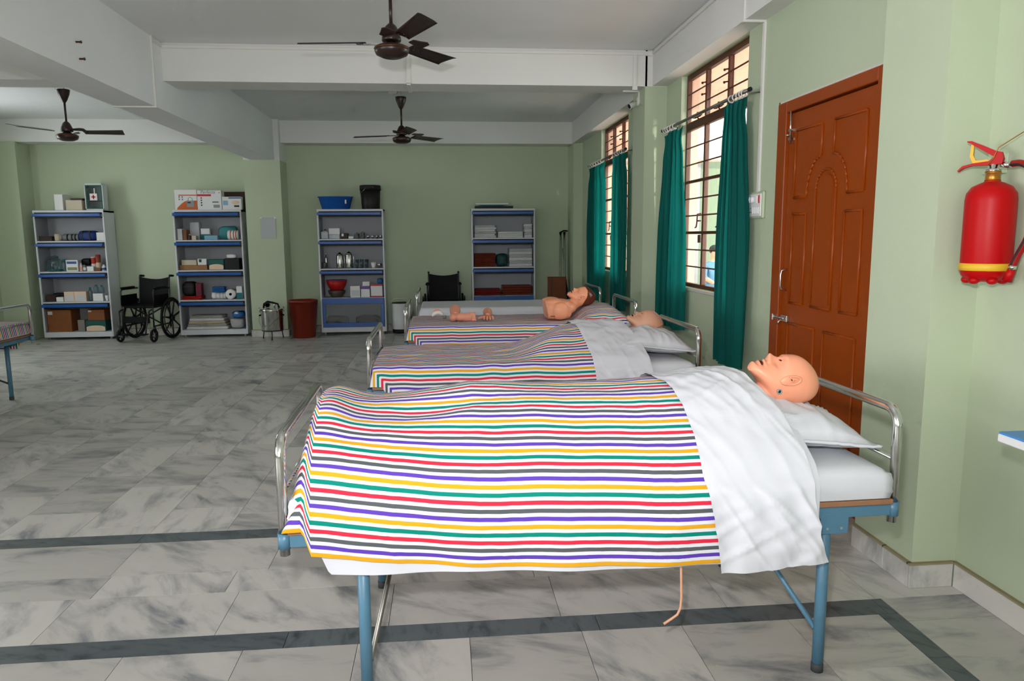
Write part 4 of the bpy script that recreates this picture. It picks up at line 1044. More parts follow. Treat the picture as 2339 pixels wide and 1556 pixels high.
def build_parts():
    # foot model lying on its side, sole towards the camera, cut ankle behind
    t = thing('foot_model', 'peach foot model lying on third bed, sole showing', 'anatomy model', (0, 0, 0))
    mb = MB(); y, z = 6.34, .752
    mb.ellipsoid((.075, y, z), (.038, .05, .036), 20, 14); mb.ellipsoid((.13, y+.005, z+.002), (.075, .035, .034), 22, 14); mb.ellipsoid((.195, y, z-.001), (.05, .032, .038), 22, 14)
    for k in range(5):
        zz = z+.032-k*.0155; xx = .243-abs(k-3.4)*.0 + (.0, .004, .006, .008, .012)[k]
        mb.tube([(.205, y, zz), (xx, y-.004, zz), (xx+.018, y-.008, zz)], [.011, .009+.001*k*.6, .0085+.001*k*.5], 12)
    mb.tube([(.085, y+.03, z+.01), (.085, y+.08, z+.03), (.09, y+.15, z+.045)], [.036, .040, .048], 24)
    me = remesh(mb, .0035, 4); me.materials.clear(); me.materials.append(M['skin_part'])
    for p in me.polygons: p.use_smooth = True
    co = np.zeros(len(me.vertices)*3); me.vertices.foreach_get('co', co); co = co.reshape(-1, 3); co[:, 2] = np.maximum(co[:, 2], .7205); me.vertices.foreach_set('co', co.ravel())
    o = bpy.data.objects.new('foot', me); COL.objects.link(o); o.parent = t
    MB().ellipsoid((.09, y+.165, z+.052), (.047, .03, .045), 22, 12).build('ankle_stump', 'skin_tan', t)
    # hand model, palm down, fingers towards the camera
    t = thing('hand_model', 'peach hand model on third bed, fingers towards the camera', 'anatomy model', (0, 0, 0))
    mb = MB(); c = Vector((.375, 6.36, .748))
    mb.ellipsoid(c, (.040, .048, .020), 22, 14); mb.tube([c+Vector((0, .03, .004)), c+Vector((.003, .09, .012)), c+Vector((.005, .17, .022))], [.026, .031, .040], 22)
    for k in range(4):
        bx = -.030+k*.020; ln = (.062, .072, .068, .052)[3-k]
        p0 = c+Vector((bx, -.034, .006)); p1 = p0+Vector((bx*.15, -ln*.45, .004)); p2 = p1+Vector((bx*.1, -ln*.32, -.012)); p3 = p2+Vector((0, -ln*.22, -.012))
        mb.tube([p0-Vector((0, -.02, 0)), p0, p1, p2, p3], [.010, .010, .0092, .0085, .007], 12)
    th = [c+Vector((-.028, .012, 0)), c+Vector((-.052, -.006, -.002)), c+Vector((-.074, -.018, -.006)), c+Vector((-.088, -.024, -.008))]
    mb.tube(th, [.014, .012, .0105, .008], 12)
    me = remesh(mb, .0030, 3); me.materials.clear(); me.materials.append(M['skin_part'])
    for p in me.polygons: p.use_smooth = True
    o = bpy.data.objects.new('hand', me); COL.objects.link(o); o.parent = t
    MB().ellipsoid(tuple(c+Vector((.006, .18, .024))), (.041, .02, .040), 22, 12).build('wrist_stump', 'skin_tan', t)
    # half jaw shaped piece, white with peach cap
    t = thing('moulded_part', 'small white and peach moulded part near foot of third bed', 'anatomy model', (-.065, 6.52, .722))
    pts = [Vector((-.05+.1*u, .0, .012+.045*sin(pi*(.1+.75*u)))) for u in np.linspace(0, 1, 12)]
    MB().tube(pts, [.012+.010*sin(pi*i/11) for i in range(12)], 14).build('shell', 'c_white', t)
    MB().tube([p+Vector((-.004, .0, .012)) for p in pts[2:10]], [.008+.010*sin(pi*i/7) for i in range(8)], 14).build('cap', 'skin_cpr', t)
    MB().tube([(.045, -.01, .012), (.075, -.012, .018)], [.012, .015], 14).build('plug', 'c_grey', t)
build_parts()

# ------------------------------------------------------------------ bookcases along the back wall
LEVELS = [.11, .55, .985, 1.42, 1.853]
def bookcase(label, xc, closed, yf=11.08):
    t = thing('bookcase', label, 'bookcase', (xc, yf, 0), 0, 'white steel bookcases'); w, d, s = .48, .345, .022
    for sg in (-1, 1): MB().box(sg*w, sg*(w-s), 0, d, .035, 1.853, .003).build('side_panel', 'cabinet_white', t)
    MB().box(-w+s, w-s, d-.008, d, .035, 1.85).build('back_panel', 'cabinet_shaded', t)
    for sg in (-1, 1): MB().box(sg*(w-s), sg*(w-s-.002), .012, d-.009, .11, 1.82).build('side_shade_sheet', 'cabinet_shaded', t)  # thin added sheets that put interior shade on the side panels
    MB().box(-w, w, -.003, d, 1.820, 1.853, .004).build('top_panel', 'cabinet_white', t)
    for z in LEVELS[1:4]: MB().box(-w+s, w-s, .0, d-.009, z-.020, z, .002).build('shelf', 'cabinet_white', t)
    MB().box(-w+s, w-s, .0, d-.009, .035, .11, .003).build('plinth', 'cabinet_white', t)
    for sx in (-1, 1):
        for y in (.04, d-.04): MB().lathe([(.016, 0), (.016, .03), (.01, .036), (0, .036)], 12, c=(sx*(w-.05), y, 0)).build('foot', 'plastic_grey', t)
    for k in range(4):
        zt = LEVELS[k+1]-.024 if k < 3 else 1.818
        zb = LEVELS[k]+.004
        if k == 0 and closed:
            fr = MB(); x0, x1 = -w+s+.006, w-s-.006; q = .045
            fr.box(x0, x1, -.018, -.001, zb, zb+q+.02, .002); fr.box(x0, x1, -.018, -.001, zt-q-.02, zt+.02, .002); fr.box(x0, x0+q, -.018, -.001, zb+q+.02, zt-q-.02, .002); fr.box(x1-q, x1, -.018, -.001, zb+q+.02, zt-q-.02, .002)
            dr = fr.build('door', 'cabinet_blue', t)
            MB().box(x0+q, x1-q, -.012, -.008, zb+q+.02, zt-q-.02).build('pane', 'cab_glass', dr)
        else:   # door lifted and pushed back: its lower rail sticks out below the shelf
            dr = MB().box(-w+.008, w-s-.012, -.040, -.012, zt-.052, zt-.010, .004).build('door', 'cabinet_blue', t)
            MB().box(-w+s+.01, w-s-.01, -.011, .30, zt-.034, zt-.030).build('pane', 'cab_glass', dr)
            MB().box(-w+s+.004, w-s-.004, -.006, .012, zt-.012, zt+.003, .001).build('black_and_shade', 'black_and_shade', dr)  # black strip painting the shadow gap above the door rail
            MB().box(-w+s+.02, w-s-.004, -.012, .02, zt-.075, zt-.054, .001).build('painted_shade_strip', 'black_and_shade', dr)  # black strip standing in for the shadow under the door rail
    return t
bookcase('white bookcase at left, first aid cabinet on top', -5.295, False)
bookcase('white bookcase beside pillar, printed cartons on top', -3.39, False)
bookcase('white bookcase with blue tub and black bucket on top', -1.357, True)
bookcase('white bookcase holding folded linen', .90, True)

ITEMS = [
    ('carton', -5.496, -5.381, 1.854, 11.14, 0.224, 0.2, 'white', 'carton', 'tall plain white carton on top of the leftmost bookcase', 'carton', None),
    ('carton', -5.345, -5.125, 1.854, 11.14, 0.143, 0.2, 'cream', 'carton', 'grey cream carton between white carton and first aid cabinet', 'carton', None),
    ('carton', -5.274, -5.107, 1.999, 11.14, 0.024, 0.15, 'dbrown', 'book', 'thin brown book lying on the cream carton', 'book', None),
    ('carton', -5.747, -5.575, 1.421, 11.14, 0.068, 0.18, 'dbrown', 'box', 'low dark brown box at left of top shelf, leftmost bookcase', 'box', None),
    ('mug', -5.563, -5.473, 1.421, 11.14, 0.099, None, 'cream', 'mug', 'cream mug beside dark brown box on top shelf', 'mug', None),
    ('roll', -5.456, -5.247, 1.421, 11.14, 0.099, None, 'rollgrey', 'bandage_roll', 'grey and black striped roll lying beside blue bag', 'roll', None),
    ('bag', -5.235, -4.983, 1.421, 11.14, 0.146, 0.2, 'navy', 'bag', 'navy blue zip bag on top shelf of leftmost bookcase', 'bag', None),
    ('carton', -4.965, -4.856, 1.421, 11.14, 0.118, 0.15, 'white', 'box', 'small white box right of the navy bag', 'box', None),
    ('jar', -5.727, -5.506, 0.986, 11.14, 0.230, None, 'glassteal', 'glass_jar', 'big clear glass jar with teal bottom', 'jar', None),
    ('bottle', -5.488, -5.428, 0.986, 11.14, 0.174, None, 'clear', 'bottle', 'slim clear bottle right of the big glass jar', 'bottle', None),
    ('label_box', -5.417, -5.255, 0.986, 11.14, 0.162, 0.1, 'white', 'medicine_box', 'white box with blue label and green panel', 'box', None),
    ('bottle', -5.237, -5.201, 0.986, 11.14, 0.118, None, 'pale', 'bottle', 'small pale bottle with pink label beside labelled box', 'bottle', None),
    ('bottle', -5.195, -5.152, 0.986, 11.14, 0.106, None, 'grey', 'bottle', 'small grey bottle with black cap beside pink labelled one', 'bottle', None),
    ('bag', -5.278, -5.144, 1.066, 11.27, 0.101, 0.1, 'black', 'pouch', 'black pouch lying behind the small bottles', 'pouch', None),
    ('carton', -5.134, -5.044, 0.986, 11.14, 0.068, 0.07, 'white', 'box', 'tiny white box below the red tins', 'box', None),
    ('tin', -5.124, -5.063, 0.986, 11.24, 0.202, None, 'redpat', 'tin', 'tall red and white patterned tin', 'tin', None),
    ('tin', -5.061, -4.994, 0.986, 11.24, 0.234, None, 'redbrown', 'tin', 'red brown tin right of the patterned tin', 'tin', None),
    ('carton', -5.031, -4.947, 0.986, 11.14, 0.043, 0.06, 'brown', 'box', 'small flat brown box in front of red tins', 'box', None),
    ('bottle', -4.935, -4.880, 0.986, 11.14, 0.093, None, 'white', 'bottle', 'small white bottle at right end of second shelf', 'bottle', None),
    ('carton', -5.732, -5.606, 0.551, 11.14, 0.090, 0.15, 'dbrown', 'box', 'dark brown box on third shelf of leftmost bookcase', 'box', None),
    ('bag', -5.728, -5.569, 0.611, 11.31, 0.056, 0.1, 'black', 'pouch', 'flat black pouch behind small white box', 'pouch', None),
    ('carton', -5.595, -5.498, 0.551, 11.14, 0.065, 0.1, 'white', 'box', 'small white box between brown box and cream boxes', 'box', None),
    ('label2', -5.484, -5.345, 0.551, 11.14, 0.143, 0.12, 'creambox', 'glove_box', 'cream glove box, left of a pair', 'box', 'pair of cream glove boxes'),
    ('label2', -5.343, -5.178, 0.551, 11.14, 0.143, 0.12, 'creambox', 'glove_box', 'cream glove box, right of a pair', 'box', 'pair of cream glove boxes'),
    ('bottle', -5.160, -5.099, 0.551, 11.14, 0.200, None, 'clear', 'bottle', 'clear bottle beside the right cream box', 'bottle', None),
    ('carton', -5.087, -4.947, 0.551, 11.14, 0.110, 0.12, 'white', 'box', 'white square box under the clear plastic jars', 'box', None),
    ('bottle', -5.078, -5.017, 0.663, 11.14, 0.125, None, 'clear', 'jar', 'clear plastic jar, left one on white box', 'jar', 'clear jars on the white box'),
    ('bottle', -5.005, -4.938, 0.663, 11.14, 0.118, None, 'clear', 'jar', 'clear plastic jar, right one on white box', 'jar', 'clear jars on the white box'),
    ('bowl', -4.928, -4.873, 0.551, 11.14, 0.081, None, 'white', 'cup', 'small white cup at right end of third shelf', 'cup', None),
    ('kraft', -5.747, -5.412, 0.111, 11.14, 0.321, 0.3, 'kraft', 'cardboard_box', 'big brown cardboard box on the lowest shelf', 'box', None),
    ('carton', -5.331, -5.234, 0.111, 11.14, 0.168, 0.12, 'greybox', 'box', 'small grey box beside the big cardboard box', 'box', None),
    ('dome', -5.223, -4.942, 0.111, 11.14, 0.156, 0.2, 'greenbox', 'carton', 'green carton with cream oval, below kraft box', 'carton', None),
    ('kraft', -5.184, -4.947, 0.269, 11.14, 0.159, 0.2, 'kraft', 'cardboard_box', 'smaller brown box on the green carton', 'box', None),
    ('neb', -3.844, -3.536, 1.854, 11.14, 0.285, 0.16, 'white', 'carton', 'white carton with orange swoosh and device picture', 'carton', None),
    ('perf', -3.530, -3.192, 1.854, 11.14, 0.275, 0.16, 'white', 'carton', 'white carton with red band and script lettering', 'carton', None),
    ('bluecarton', -3.183, -2.914, 1.854, 11.14, 0.184, 0.1, 'white', 'carton', 'white carton with blue stripe and device picture', 'carton', None),
    ('carton', -3.228, -2.905, 1.854, 11.30, 0.264, 0.15, 'dbrown', 'box', 'dark brown box behind the blue striped carton', 'box', None),
    ('carton', -3.842, -3.774, 1.421, 11.14, 0.161, 0.12, 'white', 'box', 'white box at left of top shelf, bookcase beside the notice', 'box', None),
    ('bag', -3.842, -3.754, 1.421, 11.30, 0.147, 0.14, 'black', 'pouch', 'crumpled black pouch behind the white box', 'pouch', None),
    ('carton', -3.761, -3.712, 1.421, 11.14, 0.151, 0.12, 'brown', 'box', 'narrow brown box beside white box', 'box', None),
    ('bottle', -3.706, -3.651, 1.421, 11.14, 0.082, None, 'amber', 'bottle', 'amber bottle with cream cap beside narrow brown box', 'bottle', None),
    ('carton', -3.645, -3.583, 1.421, 11.14, 0.063, 0.07, 'cream', 'box', 'small cream box with brown marks beside amber bottle', 'box', None),
    ('carton', -3.701, -3.571, 1.421, 11.26, 0.256, 0.1, 'greywhite', 'carton', 'upright grey white carton at back of top shelf', 'carton', None),
    ('twotone', -3.541, -3.416, 1.421, 11.24, 0.166, 0.08, 'tealbox', 'box', 'small box, white above and teal below', 'box', None),
    ('carton', -3.466, -3.281, 1.421, 11.14, 0.063, 0.08, 'skyblue', 'box', 'pale blue flat box on top shelf', 'box', None),
    ('bag', -3.315, -3.051, 1.421, 11.30, 0.200, 0.1, 'tealbag', 'bag', 'teal plastic bag at right of top shelf', 'bag', None),
    ('roll', -3.144, -2.995, 1.421, 11.14, 0.136, None, 'orangewhite', 'bag', 'orange and white rounded packet before teal bag', 'packet', None),
    ('carton', -3.841, -3.451, 0.986, 11.14, 0.069, 0.18, 'tan', 'box', 'long flat tan box on second shelf', 'box', None),
    ('carton', -3.811, -3.601, 1.057, 11.14, 0.075, 0.12, 'cream', 'box', 'cream box lying on the flat tan box', 'box', None),
    ('label3', -3.583, -3.459, 1.057, 11.14, 0.091, 0.12, 'white', 'box', 'white box with green mark on tan box', 'box', None),
    ('dome', -3.432, -3.214, 0.986, 11.14, 0.152, 0.14, 'greenbox', 'carton', 'green carton with orange oval on second shelf', 'carton', None),
    ('carton', -3.204, -2.995, 0.986, 11.14, 0.162, 0.18, 'black', 'box', 'black box with brown rim at right of second shelf', 'box', None),
    ('bag', -3.179, -3.036, 1.150, 11.14, 0.063, 0.1, 'white', 'packet', 'crumpled white packet on the black box', 'packet', None),
    ('folded', -3.842, -3.566, 0.551, 11.14, 0.050, 0.2, 'red', 'folded_cloth', 'red folded cloth under the black round bag', 'cloth', None),
    ('bag', -3.842, -3.650, 0.603, 11.14, 0.215, 0.18, 'black', 'bag', 'black rounded bag on red cloth', 'bag', None),
    ('carton', -3.637, -3.556, 0.603, 11.14, 0.190, 0.1, 'magenta', 'box', 'purple red upright box beside black bag', 'box', None),
    ('roll', -3.431, -3.234, 0.551, 11.14, 0.101, None, 'whiteroll', 'cotton_roll', 'white cotton roll lying lengthwise under blue cloth', 'roll', None),
    ('folded', -3.409, -3.228, 0.654, 11.14, 0.082, 0.12, 'blue', 'folded_cloth', 'blue folded cloth on the white roll', 'cloth', None),
    ('rollend', -3.222, -3.071, 0.551, 11.14, 0.146, None, 'whiteroll', 'cotton_roll', 'white cotton roll with round end facing out', 'roll', None),
    ('twotone', -3.058, -2.977, 0.551, 11.14, 0.187, 0.1, 'tealbox', 'carton', 'upright carton, white above and green below', 'carton', None),
    ('folded', -3.808, -3.212, 0.111, 11.14, 0.037, 0.26, 'white', 'folded_sheet', 'folded pale sheet in the pile on lowest shelf beside the notice, lowest one', 'sheet', 'folded sheets in the pale pile'),
    ('folded', -3.792, -3.228, 0.152, 11.14, 0.037, 0.26, 'greycloth', 'folded_sheet', 'folded pale sheet in the pile on lowest shelf beside the notice, second lowest one', 'sheet', 'folded sheets in the pale pile'),
    ('folded', -3.777, -3.245, 0.193, 11.14, 0.037, 0.26, 'cream', 'folded_sheet', 'folded pale sheet in the pile on lowest shelf beside the notice, middle one', 'sheet', 'folded sheets in the pale pile'),
    ('folded', -3.762, -3.261, 0.234, 11.14, 0.037, 0.26, 'white', 'folded_sheet', 'folded pale sheet in the pile on lowest shelf beside the notice, second from top one', 'sheet', 'folded sheets in the pale pile'),
    ('folded', -3.747, -3.278, 0.275, 11.14, 0.037, 0.26, 'greycloth', 'folded_sheet', 'folded pale sheet in the pile on lowest shelf beside the notice, top one', 'sheet', 'folded sheets in the pale pile'),
    ('bag', -3.186, -2.991, 0.111, 11.14, 0.152, 0.2, 'palegrey', 'plastic_bag', 'pale plastic bag beside the pile of sheets', 'bag', None),
    ('bag', -3.158, -2.981, 0.265, 11.14, 0.101, 0.2, 'bluewhite', 'pillow', 'small blue and white pillow on plastic bag', 'pillow', None),
    ('tub', -1.842, -1.320, 1.854, 11.14, 0.187, None, 'bluetub', 'plastic_tub', 'wide blue plastic tub on bookcase', 'tub', None),
    ('bucket', -1.224, -0.912, 1.854, 11.14, 0.350, None, 'blackpl', 'bucket', 'black plastic bucket with wire handle on bookcase', 'bucket', None),
    ('jug', -1.801, -1.693, 1.421, 11.14, 0.141, 0.12, 'whitepl', 'jerrycan', 'white plastic can at left of top shelf', 'can', None),
    ('carton', -1.684, -1.528, 1.421, 11.14, 0.064, 0.14, 'clear', 'tray', 'clear tray of instruments under white box', 'tray', None),
    ('carton', -1.684, -1.525, 1.487, 11.14, 0.090, 0.12, 'white', 'box', 'white box on the clear tray', 'box', None),
    ('label3', -1.515, -1.413, 1.421, 11.14, 0.083, 0.1, 'dbrown', 'box', 'dark brown box with white label', 'box', None),
    ('carton', -1.400, -1.330, 1.421, 11.14, 0.038, 0.06, 'white', 'box', 'tiny white box beside labelled brown box', 'box', None),
    ('pot', -1.317, -1.240, 1.421, 11.14, 0.090, None, 'steel', 'pot', 'short steel pot on top shelf', 'pot', None),
    ('pot', -1.228, -1.157, 1.421, 11.14, 0.103, None, 'steel', 'pot', 'taller steel pot with white label on top shelf', 'pot', None),
    ('bowl', -1.138, -1.087, 1.421, 11.14, 0.051, None, 'steel', 'cup', 'small steel cup in a row at right of top shelf, leftmost one', 'cup', 'row of small steel cups'),
    ('bowl', -1.074, -1.022, 1.421, 11.14, 0.051, None, 'steel', 'cup', 'small steel cup in a row at right of top shelf, second from left one', 'cup', 'row of small steel cups'),
    ('bowl', -1.010, -0.958, 1.421, 11.14, 0.051, None, 'steel', 'cup', 'small steel cup in a row at right of top shelf, second from right one', 'cup', 'row of small steel cups'),
    ('bowl', -0.952, -0.905, 1.421, 11.14, 0.051, None, 'steel', 'cup', 'small steel cup in a row at right of top shelf, rightmost one', 'cup', 'row of small steel cups'),
    ('pot', -1.809, -1.737, 0.986, 11.14, 0.096, None, 'steel', 'pot', 'small steel pot with ring bands on second shelf', 'pot', None),
    ('bottle', -1.785, -1.746, 0.986, 11.28, 0.222, None, 'steel', 'tongs_jar', 'narrow steel forceps jar behind small pot', 'jar', None),
    ('flask', -1.603, -1.488, 0.986, 11.14, 0.239, None, 'steel', 'flask', 'steel flask, left of two', 'flask', 'pair of steel flasks'),
    ('flask', -1.468, -1.353, 0.986, 11.14, 0.252, None, 'steel', 'flask', 'steel flask, right of two', 'flask', 'pair of steel flasks'),
    ('glass', -1.321, -1.263, 0.986, 11.14, 0.129, None, 'clear', 'drinking_glass', 'clear drinking glass on second shelf, left one', 'glass', 'three clear drinking glasses'),
    ('glass', -1.250, -1.192, 0.986, 11.14, 0.129, None, 'clear', 'drinking_glass', 'clear drinking glass on second shelf, middle one', 'glass', 'three clear drinking glasses'),
    ('glass', -1.179, -1.121, 0.986, 11.14, 0.129, None, 'clear', 'drinking_glass', 'clear drinking glass on second shelf, right one', 'glass', 'three clear drinking glasses'),
    ('bowl', -1.089, -1.011, 0.986, 11.14, 0.084, None, 'white', 'cup', 'white cup on second shelf', 'cup', None),
    ('bowl', -0.998, -0.927, 0.986, 11.14, 0.071, None, 'steel', 'cup', 'steel cup right of the white cup', 'cup', None),
    ('bowl', -1.749, -1.491, 0.551, 11.14, 0.102, None, 'greybowl', 'bowl', 'grey bowl under the red bowl', 'bowl', None),
    ('bowl', -1.770, -1.462, 0.655, 11.14, 0.154, None, 'redbowl', 'bowl', 'red plastic bowl on the grey bowl', 'bowl', None),
    ('label2', -1.404, -1.259, 0.551, 11.14, 0.171, 0.12, 'white', 'box', 'white box beside the bowls on third shelf', 'box', None),
    ('twotone', -1.246, -1.116, 0.551, 11.14, 0.168, 0.12, 'bluebox', 'box', 'blue topped white box in middle of third shelf', 'box', None),
    ('carton', -1.220, -1.117, 0.721, 11.14, 0.064, 0.1, 'white', 'box', 'small white box on the blue topped one', 'box', None),
    ('redband', -1.100, -0.928, 0.551, 11.14, 0.194, 0.14, 'white', 'box', 'white box with red bands at right', 'box', None),
    ('bag', -1.006, -0.921, 0.747, 11.14, 0.084, 0.1, 'blue', 'cap', 'blue cap on the red banded box', 'cap', None),
    ('bag', -1.781, -1.458, 0.111, 11.14, 0.161, 0.2, 'darkcloth', 'bundle', 'dark cloth bundle behind the glass, left one', 'bundle', 'bundles behind the glass'),
    ('bag', -1.347, -0.982, 0.111, 11.14, 0.161, 0.2, 'darkcloth', 'bundle', 'dark cloth bundle behind the glass, right one', 'bundle', 'bundles behind the glass'),
    ('carton', 0.487, 1.054, 1.854, 11.14, 0.039, 0.25, 'black', 'folder', 'black folder at bottom of pile on linen bookcase', 'folder', None),
    ('carton', 0.567, 0.909, 1.895, 11.14, 0.015, 0.2, 'teal', 'book', 'thin teal book in pile on linen bookcase', 'book', None),
    ('carton', 0.495, 0.981, 1.912, 11.14, 0.022, 0.22, 'white', 'magazine', 'white magazine on top of pile', 'magazine', None),
    ('folded', 0.465, 0.798, 1.421, 11.14, 0.030, 0.26, 'white', 'folded_sheet', 'folded white sheet in the left pile of linen bookcase, lowest one', 'sheet', 'left pile of white sheets'),
    ('folded', 0.465, 0.779, 1.452, 11.14, 0.030, 0.26, 'white', 'folded_sheet', 'folded white sheet in the left pile of linen bookcase, second lowest one', 'sheet', 'left pile of white sheets'),
    ('folded', 0.466, 0.799, 1.484, 11.14, 0.030, 0.26, 'greywhite', 'folded_sheet', 'folded white sheet in the left pile of linen bookcase, third lowest one', 'sheet', 'left pile of white sheets'),
    ('folded', 0.466, 0.779, 1.515, 11.14, 0.030, 0.26, 'white', 'folded_sheet', 'folded white sheet in the left pile of linen bookcase, third from top one', 'sheet', 'left pile of white sheets'),
    ('folded', 0.467, 0.800, 1.547, 11.14, 0.030, 0.26, 'white', 'folded_sheet', 'folded white sheet in the left pile of linen bookcase, second from top one', 'sheet', 'left pile of white sheets'),
    ('folded', 0.467, 0.780, 1.578, 11.14, 0.030, 0.26, 'greywhite', 'folded_sheet', 'folded white sheet in the left pile of linen bookcase, top one', 'sheet', 'left pile of white sheets'),
    ('folded', 0.818, 1.204, 1.421, 11.14, 0.029, 0.26, 'white', 'folded_sheet', 'folded white sheet in the low middle pile, lowest one', 'sheet', 'low middle pile of white sheets'),
    ('folded', 0.819, 1.204, 1.451, 11.14, 0.029, 0.26, 'white', 'folded_sheet', 'folded white sheet in the low middle pile, middle one', 'sheet', 'low middle pile of white sheets'),
    ('folded', 0.819, 1.204, 1.482, 11.14, 0.029, 0.26, 'white', 'folded_sheet', 'folded white sheet in the low middle pile, top one', 'sheet', 'low middle pile of white sheets'),
    ('folded', 1.217, 1.344, 1.421, 11.14, 0.039, 0.22, 'white', 'folded_towel', 'folded white towel in the right pile, lowest one', 'towel', 'right pile of white towels'),
    ('folded', 1.217, 1.344, 1.462, 11.14, 0.039, 0.22, 'greywhite', 'folded_towel', 'folded white towel in the right pile, second lowest one', 'towel', 'right pile of white towels'),
    ('folded', 1.218, 1.344, 1.503, 11.14, 0.039, 0.22, 'white', 'folded_towel', 'folded white towel in the right pile, middle one', 'towel', 'right pile of white towels'),
    ('folded', 1.218, 1.344, 1.544, 11.14, 0.039, 0.22, 'greywhite', 'folded_towel', 'folded white towel in the right pile, second from top one', 'towel', 'right pile of white towels'),
    ('folded', 1.218, 1.345, 1.585, 11.14, 0.039, 0.22, 'white', 'folded_towel', 'folded white towel in the right pile, top one', 'towel', 'right pile of white towels'),
    ('folded', 0.458, 0.781, 0.986, 11.14, 0.065, 0.26, 'rust', 'folded_blanket', 'rust brown folded blanket in the left pile, lowest one', 'blanket', 'rust blankets on second shelf'),
    ('folded', 0.459, 0.781, 1.054, 11.14, 0.065, 0.26, 'rust', 'folded_blanket', 'rust brown folded blanket in the left pile, middle one', 'blanket', 'rust blankets on second shelf'),
    ('folded', 0.460, 0.782, 1.121, 11.14, 0.065, 0.26, 'rust', 'folded_blanket', 'rust brown folded blanket in the left pile, top one', 'blanket', 'rust blankets on second shelf'),
    ('bag', 0.794, 0.974, 0.986, 11.14, 0.197, 0.22, 'dgreen', 'bundle', 'dark green cloth bundle between rust blankets and white pile', 'bundle', None),
    ('folded', 0.987, 1.342, 0.986, 11.14, 0.043, 0.26, 'white', 'folded_sheet', 'folded white sheet in the tall right pile, lowest one', 'sheet', 'tall right pile of white sheets'),
    ('folded', 0.988, 1.343, 1.032, 11.14, 0.043, 0.26, 'greywhite', 'folded_sheet', 'folded white sheet in the tall right pile, second lowest one', 'sheet', 'tall right pile of white sheets'),
    ('folded', 0.988, 1.343, 1.077, 11.14, 0.043, 0.26, 'white', 'folded_sheet', 'folded white sheet in the tall right pile, third lowest one', 'sheet', 'tall right pile of white sheets'),
    ('folded', 0.988, 1.343, 1.123, 11.14, 0.043, 0.26, 'greywhite', 'folded_sheet', 'folded white sheet in the tall right pile, third from top one', 'sheet', 'tall right pile of white sheets'),
    ('folded', 0.989, 1.343, 1.168, 11.14, 0.043, 0.26, 'white', 'folded_sheet', 'folded white sheet in the tall right pile, second from top one', 'sheet', 'tall right pile of white sheets'),
    ('folded', 0.989, 1.343, 1.214, 11.14, 0.043, 0.26, 'greywhite', 'folded_sheet', 'folded white sheet in the tall right pile, top one', 'sheet', 'tall right pile of white sheets'),
    ('folded', 0.462, 0.856, 0.551, 11.14, 0.098, 0.26, 'darkred', 'folded_blanket', 'dark red folded blanket on third shelf', 'blanket', None),
    ('folded', 0.876, 1.341, 0.551, 11.14, 0.144, 0.26, 'rust', 'folded_blanket', 'thick rust brown blanket on third shelf', 'blanket', None),
]
def text(parent, s, size, loc, m, name='lettering', italic=0):
    cu = bpy.data.curves.new(name, 'FONT'); cu.body = s; cu.size = size; cu.align_x = 'LEFT'; cu.extrude = .0004; cu.shear = italic
    o = bpy.data.objects.new('tmp', cu); COL.objects.link(o)
    dg = bpy.context.evaluated_depsgraph_get(); me = bpy.data.meshes.new_from_object(o.evaluated_get(dg)); bpy.data.objects.remove(o)
    me.materials.clear(); me.materials.append(M[m]); ob = bpy.data.objects.new(name, me); COL.objects.link(ob); ob.parent = parent
    ob.location = loc; ob.rotation_euler = (pi/2, 0, 0); return ob
def soft(mb, w, d, h, seed, sq=.55):
    # sagging soft shape standing on its base
    n, m = 26, 16; vs = []
    def pw(v): return math.copysign(abs(v)**sq, v)
    for i in range(m+1):
        ph = -pi/2+pi*i/m
        for k in range(n):
            a = 2*pi*k/n; x = w/2*pw(cos(ph))*pw(cos(a)); y = d/2*pw(cos(ph))*pw(sin(a)); z = h/2+h/2*pw(sin(ph))
            q = 1+.10*wn(x*14, y*14+z*11, seed)*(1 if z > .01 else 0)
            vs.append((min(max(x*q, -w/2), w/2), min(max(y*q, -d/2), d/2), min(max(z*q, 0), h)))
    mb.add(vs, [(i*n+k, i*n+(k+1) % n, (i+1)*n+(k+1) % n, (i+1)*n+k) for i in range(m) for k in range(n)], True); return mb
